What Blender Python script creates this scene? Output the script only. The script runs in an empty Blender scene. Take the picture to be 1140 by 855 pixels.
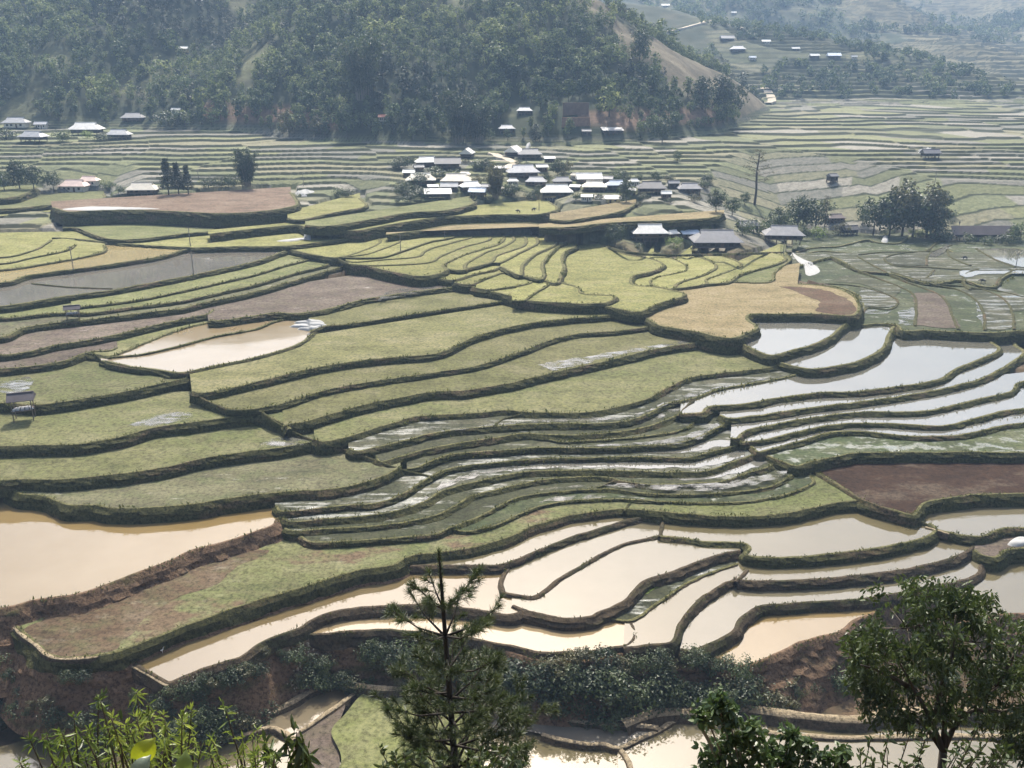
import bpy, bmesh, math, random
import numpy as np
from mathutils import Vector, Matrix
from mathutils.geometry import delaunay_2d_cdt
random.seed(7); RNG = np.random.default_rng(11)
S = bpy.context.scene
COL = S.collection
PI = math.pi
FPX = 987.0; PITCH = math.radians(19.3); CP, SP = math.cos(PITCH), math.sin(PITCH)

# ------------------------------------------------------------------ helpers
def ray(x, y):
    u = (np.asarray(x, float)-570)/FPX; v = (427.5-np.asarray(y, float))/FPX
    return u, CP+v*SP, -SP+v*CP                      # direction, camera at the origin
def on_plane(x, y, h):
    dx, dy, dz = ray(x, y); t = h/dz
    return dx*t, dy*t
def to_px(X, Y, Z):
    d = Y*CP-Z*SP; up = Y*SP+Z*CP
    return 570+FPX*X/d, 427.5-FPX*up/d
def smooth(t): return t*t*(3-2*t)
def smin(a, b, k=14.0):
    h = np.clip(.5+.5*(b-a)/k, 0, 1); return b*(1-h)+a*h-k*h*(1-h)
def smax(a, b, k=14.0): return -smin(-a, -b, k)
class VNoise:
    def __init__(s, seed): s.t = np.random.default_rng(seed).random((256, 256))
    def __call__(s, x, y):
        x = np.asarray(x, float); y = np.asarray(y, float)
        xi = np.floor(x).astype(int); yi = np.floor(y).astype(int)
        fx = smooth(x-xi); fy = smooth(y-yi); t = s.t; a = xi & 255; b = yi & 255; c = (a+1) & 255; d = (b+1) & 255
        return ((t[a, b]*(1-fx)+t[c, b]*fx)*(1-fy)+(t[a, d]*(1-fx)+t[c, d]*fx)*fy)*2-1
    def fbm(s, x, y, o=4):
        r = 0; a = 1.; n = 0
        for k in range(o):
            r = r+a*s(x*2**k+17*k, y*2**k-9*k); n += a; a *= .5
        return r/n
N1 = VNoise(1); N2 = VNoise(2); N3 = VNoise(3)

def mesh_np(name, V, F, mats=(), mi=None, smooth_=False):
    """V (n,3); F (m,3|4) array"""
    V = np.asarray(V, np.float32); F = np.asarray(F, np.int32)
    me = bpy.data.meshes.new(name); k = F.shape[1]
    me.vertices.add(len(V)); me.vertices.foreach_set('co', V.ravel())
    me.loops.add(F.size); me.loops.foreach_set('vertex_index', F.ravel())
    me.polygons.add(len(F)); me.polygons.foreach_set('loop_start', np.arange(0, F.size, k, dtype=np.int32))
    try: me.polygons.foreach_set('loop_total', np.full(len(F), k, np.int32))
    except Exception: pass
    for m in mats: me.materials.append(m)
    if mi is not None: me.polygons.foreach_set('material_index', np.asarray(mi, np.int32))
    me.polygons.foreach_set('use_smooth', np.full(len(F), bool(smooth_)))
    me.update(calc_edges=True); me.validate()
    return me
class MB:
    """collects mixed polygons with material slots"""
    def __init__(s): s.v = []; s.f = []; s.m = []
    def add(s, vs, fs, m=0):
        o = len(s.v); s.v += [tuple(v) for v in vs]
        for f in fs: s.f.append(tuple(o+i for i in f)); s.m.append(m)
    def box(s, c, d, m=0, rz=0., taper=1.):
        x, y, z = d[0]/2, d[1]/2, d[2]/2; cs, sn = math.cos(rz), math.sin(rz); P = []
        for sz, t in ((-1, 1.), (1, taper)):
            for sx, sy in ((-1, -1), (1, -1), (1, 1), (-1, 1)):
                a, b = sx*x*t, sy*y*t
                P.append((c[0]+a*cs-b*sn, c[1]+a*sn+b*cs, c[2]+sz*z))
        s.add(P, [(3, 2, 1, 0), (4, 5, 6, 7), (0, 1, 5, 4), (1, 2, 6, 5), (2, 3, 7, 6), (3, 0, 4, 7)], m)
    def tube(s, pts, rad, n=6, m=0):
        pts = [Vector(p) for p in pts]; L = len(pts)
        if not hasattr(rad, '__len__'): rad = [rad]*L
        vs = []; fs = []
        for i, p in enumerate(pts):
            t = (pts[min(i+1, L-1)]-pts[max(i-1, 0)]); t = t.normalized() if t.length > 1e-9 else Vector((0, 0, 1))
            a = t.cross(Vector((0, 0, 1)) if abs(t.z) < .9 else Vector((1, 0, 0))).normalized(); b = t.cross(a)
            for k in range(n):
                w = 2*PI*k/n; vs.append(p+(a*math.cos(w)+b*math.sin(w))*rad[i])
        for i in range(L-1):
            for k in range(n):
                fs.append((i*n+k, i*n+(k+1) % n, (i+1)*n+(k+1) % n, (i+1)*n+k))
        fs.append(tuple(range(n))[::-1]); fs.append(tuple((L-1)*n+k for k in range(n)))
        s.add(vs, fs, m)
    def mesh(s, name, mats, sm=False):
        me = bpy.data.meshes.new(name); me.from_pydata(s.v, [], s.f)
        for m in mats: me.materials.append(m)
        me.polygons.foreach_set('material_index', np.asarray(s.m, np.int32))
        if sm: me.polygons.foreach_set('use_smooth', np.full(len(s.f), True))
        me.update(); return me
def link(name, me, parent=None, loc=(0, 0, 0), rz=0., **props):
    o = bpy.data.objects.new(name, me); COL.objects.link(o); o.location = loc; o.rotation_euler = (0, 0, rz)
    if parent: o.parent = parent
    for k, v in props.items():
        if v: o[k] = v
    return o
def thing(name, label, cat, loc=(0, 0, 0), rz=0., group=None):
    return link(name, None, None, loc, rz, label=label, category=cat, group=group)
def dup(root, loc, rz=0., sc=1., **props):
    r = root.copy(); COL.objects.link(r); r.location = loc; r.rotation_euler = (0, 0, rz); r.scale = (sc, sc, sc) if not hasattr(sc, '__len__') else sc
    for k, v in props.items(): r[k] = v
    for ch in list(root.children):
        c = ch.copy(); COL.objects.link(c); c.parent = r
        for g in list(ch.children):
            d = g.copy(); COL.objects.link(d); d.parent = c
    return r

# ------------------------------------------------------------------ materials
def newmat(name):
    m = bpy.data.materials.new(name); m.use_nodes = True
    nt = m.node_tree; b = nt.nodes['Principled BSDF']
    return m, nt, b
def nd(nt, t, **kw):
    n = nt.nodes.new(t)
    for k, v in kw.items(): setattr(n, k, v)
    return n
def pos(nt, sx=1., sy=1., sz=1.):
    g = nd(nt, 'ShaderNodeNewGeometry'); mp = nd(nt, 'ShaderNodeMapping'); mp.inputs['Scale'].default_value = (sx, sy, sz)
    nt.links.new(g.outputs['Position'], mp.inputs['Vector']); return mp.outputs[0]
def noise(nt, vec, sc, det=5., rough=.55):
    n = nd(nt, 'ShaderNodeTexNoise'); n.inputs['Scale'].default_value = sc; n.inputs['Detail'].default_value = det; n.inputs['Roughness'].default_value = rough
    nt.links.new(vec, n.inputs['Vector']); return n.outputs['Fac']
def ramp(nt, fac, stops):
    r = nd(nt, 'ShaderNodeValToRGB'); e = r.color_ramp.elements
    while len(e) > 1: e.remove(e[-1])
    for i, (p, c) in enumerate(stops):
        k = e[0] if i == 0 else e.new(p)
        k.position = p; k.color = (*c, 1) if len(c) == 3 else c
    nt.links.new(fac, r.inputs[0]); return r.outputs[0]
def mix(nt, fac, a, b, mode='MIX'):
    m = nd(nt, 'ShaderNodeMix', data_type='RGBA', blend_type=mode)
    for s, v in ((m.inputs[0], fac), (m.inputs[6], a), (m.inputs[7], b)):
        if isinstance(v, (tuple, float, int)): s.default_value = (*v, 1) if isinstance(v, tuple) else v
        else: nt.links.new(v, s)
    return m.outputs[2]
def mth(nt, op, a, b=None, c=None):
    m = nd(nt, 'ShaderNodeMath', operation=op)
    for i, v in enumerate((a, b, c)):
        if v is None: continue
        if isinstance(v, (float, int)): m.inputs[i].default_value = v
        else: nt.links.new(v, m.inputs[i])
    return m.outputs[0]
def bump(nt, b, h, strength=.5, dist=.1):
    n = nd(nt, 'ShaderNodeBump'); n.inputs['Strength'].default_value = strength; n.inputs['Distance'].default_value = dist
    nt.links.new(h, n.inputs['Height']); nt.links.new(n.outputs[0], b.inputs['Normal'])
def setp(b, **kw):
    for k, v in kw.items():
        s = b.inputs[k.replace('_', ' ')]; s.default_value = (*v, 1) if isinstance(v, tuple) and len(v) == 3 and s.type == 'RGBA' else v

def mat_flat(name, c, rough=.8, var=.25, sc=1.5, metal=0.):
    m, nt, b = newmat(name); v = noise(nt, pos(nt), sc)
    col = mix(nt, ramp(nt, v, [(.3, (0, 0, 0)), (.7, (1, 1, 1))]), tuple(x*(1-var) for x in c), tuple(min(1, x*(1+var)) for x in c))
    nt.links.new(col, b.inputs['Base Color']); setp(b, Roughness=rough, Metallic=metal); return m
def mat_water(name, mud, mud2, ior=2.0, film=.0):
    """turbid paddy water: the mud seen through it, and a smooth surface that mirrors the sky"""
    m, nt, b = newmat(name); p = pos(nt, .06, .06, 0)
    f = noise(nt, p, 1.3, 6, .6)
    oi = nd(nt, 'ShaderNodeObjectInfo')
    c = mix(nt, ramp(nt, f, [(.35, (0, 0, 0)), (.68, (1, 1, 1))]), mud, mud2)
    hv = nd(nt, 'ShaderNodeHueSaturation'); nt.links.new(c, hv.inputs['Color'])
    nt.links.new(mth(nt, 'MULTIPLY_ADD', oi.outputs['Random'], .22, .9), hv.inputs['Value'])
    nt.links.new(mth(nt, 'MULTIPLY_ADD', oi.outputs['Random'], -.3, 1.1), hv.inputs['Saturation'])
    specks = ramp(nt, noise(nt, pos(nt, 1, 1, 0), .55, 8, .75), [(.66, (0, 0, 0)), (.74, (1, 1, 1))])
    c2 = mix(nt, mth(nt, 'MULTIPLY', specks, film), hv.outputs[0], (.10, .10, .05))
    nt.links.new(c2, b.inputs['Base Color'])
    setp(b, IOR=ior)
    nt.links.new(mth(nt, 'ADD', mth(nt, 'MULTIPLY_ADD', specks, .3, .03), mth(nt, 'MULTIPLY', ramp(nt, noise(nt, pos(nt, .09, .16, 0), 1., 6, .65), [(.45, (0, 0, 0)), (.7, (1, 1, 1))]), .06)), b.inputs['Roughness'])
    bump(nt, b, noise(nt, pos(nt, .9, .9, 0), 1., 4, .5), .012, .1); return m
def mat_field(name, ca, cb, cc, wet=None, wcol=(.09, .085, .07), stretch=(.12, .45), sc=.5, dry=None, brown=None, wamt=1., soft=.05):
    """stubble / grass / mud field; wet = threshold of the standing-water patches"""
    m, nt, b = newmat(name)
    big = noise(nt, pos(nt, .03, .05, 0), 1., 5, .6); fine = noise(nt, pos(nt, .8, .8, .8), sc*4, 8, .78); mid = noise(nt, pos(nt, .25, .35, 0), 1., 5, .65)
    oi = nd(nt, 'ShaderNodeObjectInfo')
    c = mix(nt, ramp(nt, big, [(.36, (0, 0, 0)), (.64, (1, 1, 1))]), ca, cb)
    c = mix(nt, ramp(nt, mid, [(.46, (0, 0, 0)), (.62, (1, 1, 1))]), c, cc)
    mot = noise(nt, pos(nt, .055, .095, 0), 1.5, 9, .70); c = mix(nt, mth(nt, 'MULTIPLY', ramp(nt, mot, [(.51, (0, 0, 0)), (.60, (1, 1, 1))]), .8), c, tuple(.8*x+y for x, y in zip(cb, (.045, .04, .03))))
    c = mix(nt, mth(nt, 'MULTIPLY', ramp(nt, mot, [(.38, (1, 1, 1)), (.48, (0, 0, 0))]), .55), c, tuple(x*.55 for x in ca))
    trk = noise(nt, pos(nt, .05, .08, 0), 1.1, 3, .5); c = mix(nt, mth(nt, 'MULTIPLY', ramp(nt, mth(nt, 'ABSOLUTE', mth(nt, 'SUBTRACT', trk, .5)), [(.002, (1, 1, 1)), (.008, (0, 0, 0))]), .4), c, tuple(x*.5 for x in ca))
    if brown:
        bn = noise(nt, pos(nt, .06, .10, 0), 1.4, 6, .65); c = mix(nt, ramp(nt, bn, [(brown, (0, 0, 0)), (brown+.08, (1, 1, 1))]), c, (.10, .072, .045))
    if dry:
        dn = noise(nt, pos(nt, .16, .30, 0), 1.2, 9, .78); c = mix(nt, mth(nt, 'MULTIPLY', ramp(nt, dn, [(dry-.05, (0, 0, 0)), (dry+.12, (1, 1, 1))]), .8), c, (.24, .22, .165))
    c = mix(nt, 1., c, ramp(nt, fine, [(.38, (.42, .42, .40)), (.50, (.92, .92, .92)), (.62, (1.22, 1.22, 1.18))]), 'MULTIPLY')
    hv = nd(nt, 'ShaderNodeHueSaturation'); nt.links.new(c, hv.inputs['Color'])
    nt.links.new(mth(nt, 'MULTIPLY_ADD', oi.outputs['Random'], .3, .86), hv.inputs['Value'])
    c = hv.outputs[0]; rough = None
    if wet is not None:
        wn = noise(nt, pos(nt, stretch[0], stretch[1], 0), 1., 9, .68)
        w2 = mth(nt, 'ADD', wn, mth(nt, 'MULTIPLY', mth(nt, 'SUBTRACT', oi.outputs['Random'], .5), .1))
        w2 = mth(nt, 'ADD', w2, mth(nt, 'MULTIPLY', mth(nt, 'SUBTRACT', fine, .5), .22))
        msk = mth(nt, 'MULTIPLY', ramp(nt, w2, [(wet-soft*.8, (0, 0, 0)), (wet+soft, (1, 1, 1))]), wamt)
        c = mix(nt, msk, c, wcol)
        nt.links.new(mth(nt, 'MULTIPLY_ADD', msk, -.84, .9), b.inputs['Roughness'])
        nt.links.new(mth(nt, 'MULTIPLY_ADD', msk, .35, 1.25), b.inputs['IOR'])
        bs = mth(nt, 'MULTIPLY', fine, mth(nt, 'SUBTRACT', 1.0, msk)); bump(nt, b, bs, .55, .12)
    else:
        setp(b, Roughness=.95, IOR=1.25); bump(nt, b, fine, .7, .14)
    nt.links.new(c, b.inputs['Base Color']); return m
def mat_bank(name, g1, g2, soil, amt=.5):
    m, nt, b = newmat(name)
    n1 = noise(nt, pos(nt, .5, .5, 1.2), 1.2, 7, .7); n2 = noise(nt, pos(nt, .9, .9, .9), 2.6, 8, .75); n3 = noise(nt, pos(nt, .07, .07, .3), 1.6, 5, .6)
    c = mix(nt, ramp(nt, n1, [(.35, (0, 0, 0)), (.65, (1, 1, 1))]), g1, g2)
    c = mix(nt, ramp(nt, n3, [(amt, (0, 0, 0)), (amt+.12, (1, 1, 1))]), c, soil)
    c = mix(nt, ramp(nt, n2, [(.38, (1, 1, 1)), (.55, (0, 0, 0))]), c, tuple(x*.4 for x in g1))
    nt.links.new(c, b.inputs['Base Color']); setp(b, Roughness=.95, IOR=1.25); bump(nt, b, n2, 1., .35); return m
M = {}
M['TW'] = mat_water('tan_paddy_water', (.098, .082, .042), (.118, .10, .056))
M['TO'] = mat_water('orange_paddy_water', (.18, .13, .06), (.21, .158, .084))
M['TG'] = mat_water('grey_brown_paddy_water', (.115, .085, .042), (.14, .11, .062), film=.4)
M['SV'] = mat_water('silver_paddy_water', (.10, .095, .075), (.125, .12, .095), ior=2.6)
M['GY'] = mat_water('grey_mud_water', (.12, .11, .088), (.155, .138, .113), film=.6)
M['YO'] = mat_water('ochre_paddy_water', (.27, .21, .09), (.31, .25, .12), ior=1.9)
M['GR'] = mat_field('green_stubble', (0.1000, 0.1110, 0.0426), (0.1354, 0.1441, 0.0555), (0.1151, 0.1151, 0.0555))
M['GB'] = mat_field('green_stubble_with_bare_earth', (0.0917, 0.1027, 0.0418), (0.1188, 0.1192, 0.0540), (0.1030, 0.0994, 0.0494), brown=.53, dry=.64)
M['YG'] = mat_field('olive_yellow_stubble', (0.1692, 0.1667, 0.0581), (0.2090, 0.1993, 0.0778), (0.1472, 0.1528, 0.0547))
M['TN'] = mat_field('tan_stubble', (0.1800, 0.1440, 0.0744), (0.2136, 0.1720, 0.0952), (0.1592, 0.1320, 0.0656))
M['GW'] = mat_field('wet_green_stubble', (0.1035, 0.1148, 0.0453), (0.1375, 0.1347, 0.0599), (0.1180, 0.1148, 0.0556), dry=.66)
M['GP'] = mat_field('olive_stubble_with_puddles', (0.1145, 0.1152, 0.0452), (0.1415, 0.1333, 0.0618), (0.1145, 0.1116, 0.0512), dry=.66)
M['DW'] = mat_field('dark_wet_stubble', (0.0389, 0.0441, 0.0211), (0.0564, 0.0590, 0.0302), (0.0446, 0.0466, 0.0239), wet=.625, wcol=(0.1361, 0.1408, 0.1201), stretch=(.10, .42), soft=.075)
M['DB'] = mat_field('flooded_dark_stubble', (0.0361, 0.0404, 0.0211), (0.0508, 0.0528, 0.0285), (0.0417, 0.0435, 0.0239), wet=.59, wcol=(0.1120, 0.1201, 0.1049), stretch=(.09, .40), soft=.075)
M['DG'] = mat_field('dark_green_stubble', (0.0453, 0.0603, 0.0267), (0.0616, 0.0738, 0.0321), (0.0508, 0.0573, 0.0287), wet=.60, wcol=(0.1442, 0.1558, 0.1286), stretch=(.2, .3))
M['MD'] = mat_field('purple_brown_mud', (0.0891, 0.0687, 0.0537), (0.1068, 0.0836, 0.0673), (0.0932, 0.0782, 0.0530), wet=.68, wcol=(0.1795, 0.1564, 0.1360))
M['MG'] = mat_field('mud_with_thin_grass', (0.0886, 0.0820, 0.0500), (0.1104, 0.1081, 0.0547), (0.0859, 0.0924, 0.0445), wet=.67, wcol=(0.2003, 0.1938, 0.1505))
M['SB'] = mat_field('ploughed_brown_earth', (0.0329, 0.0181, 0.0106), (0.0408, 0.0223, 0.0131), (0.0348, 0.0197, 0.0123), dry=.74)
M['BR'] = mat_field('dry_brown_earth', (0.1250, 0.0880, 0.0600), (0.1510, 0.1085, 0.0775), (0.1140, 0.0760, 0.0525), dry=.66)
M['PL'] = mat_field('torn_brown_earth', (0.0875, 0.0595, 0.0364), (0.1190, 0.0840, 0.0525), (0.0980, 0.0875, 0.0455), dry=.60)
M['RB'] = mat_field('reddish_brown_earth', (0.0900, 0.0540, 0.0330), (0.1080, 0.0660, 0.0408), (0.0960, 0.0720, 0.0420))
M['SG'] = mat_field('bright_rice_seedlings', (0.1360, 0.1870, 0.0340), (0.1870, 0.2465, 0.0467), (0.1020, 0.1275, 0.0425))
def mat_puddle():
    m, nt, b = newmat('standing_water_puddle'); n = noise(nt, pos(nt, .22, .40, 0), 1., 9, .74); k = ramp(nt, n, [(.44, (0, 0, 0)), (.60, (1, 1, 1))])
    setp(b, Roughness=.12, IOR=1.9); b.inputs['Base Color'].default_value = (.14, .135, .115, 1); t = nd(nt, 'ShaderNodeBsdfTransparent'); ms = nd(nt, 'ShaderNodeMixShader')
    nt.links.new(k, ms.inputs[0]); nt.links.new(t.outputs[0], ms.inputs[1]); nt.links.new(b.outputs[0], ms.inputs[2]); nt.links.new(ms.outputs[0], nt.nodes['Material Output'].inputs['Surface'])
    bump(nt, b, n, .05, .1); return m
M['PU'] = mat_puddle()
M['bg'] = mat_bank('grassy_bank', (.054, .054, .021), (.088, .086, .033), (.115, .083, .048), .54)
M['bb'] = mat_bank('muddy_bank', (.078, .06, .038), (.10, .074, .046), (.055, .056, .024), .52)
M['be'] = mat_bank('bare_earth_bank', (.15, .095, .058), (.20, .135, .085), (.075, .08, .032), .56)
M['bl'] = mat_bank('pale_earth_bund', (.30, .24, .15), (.37, .30, .20), (.17, .16, .07), .66)
M['rg'] = mat_bank('sunlit_bund_grass', (.12, .118, .05), (.165, .152, .068), (.20, .165, .10), .60)  # bank grass in a lighter colour that paints the lit lip tops
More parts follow.
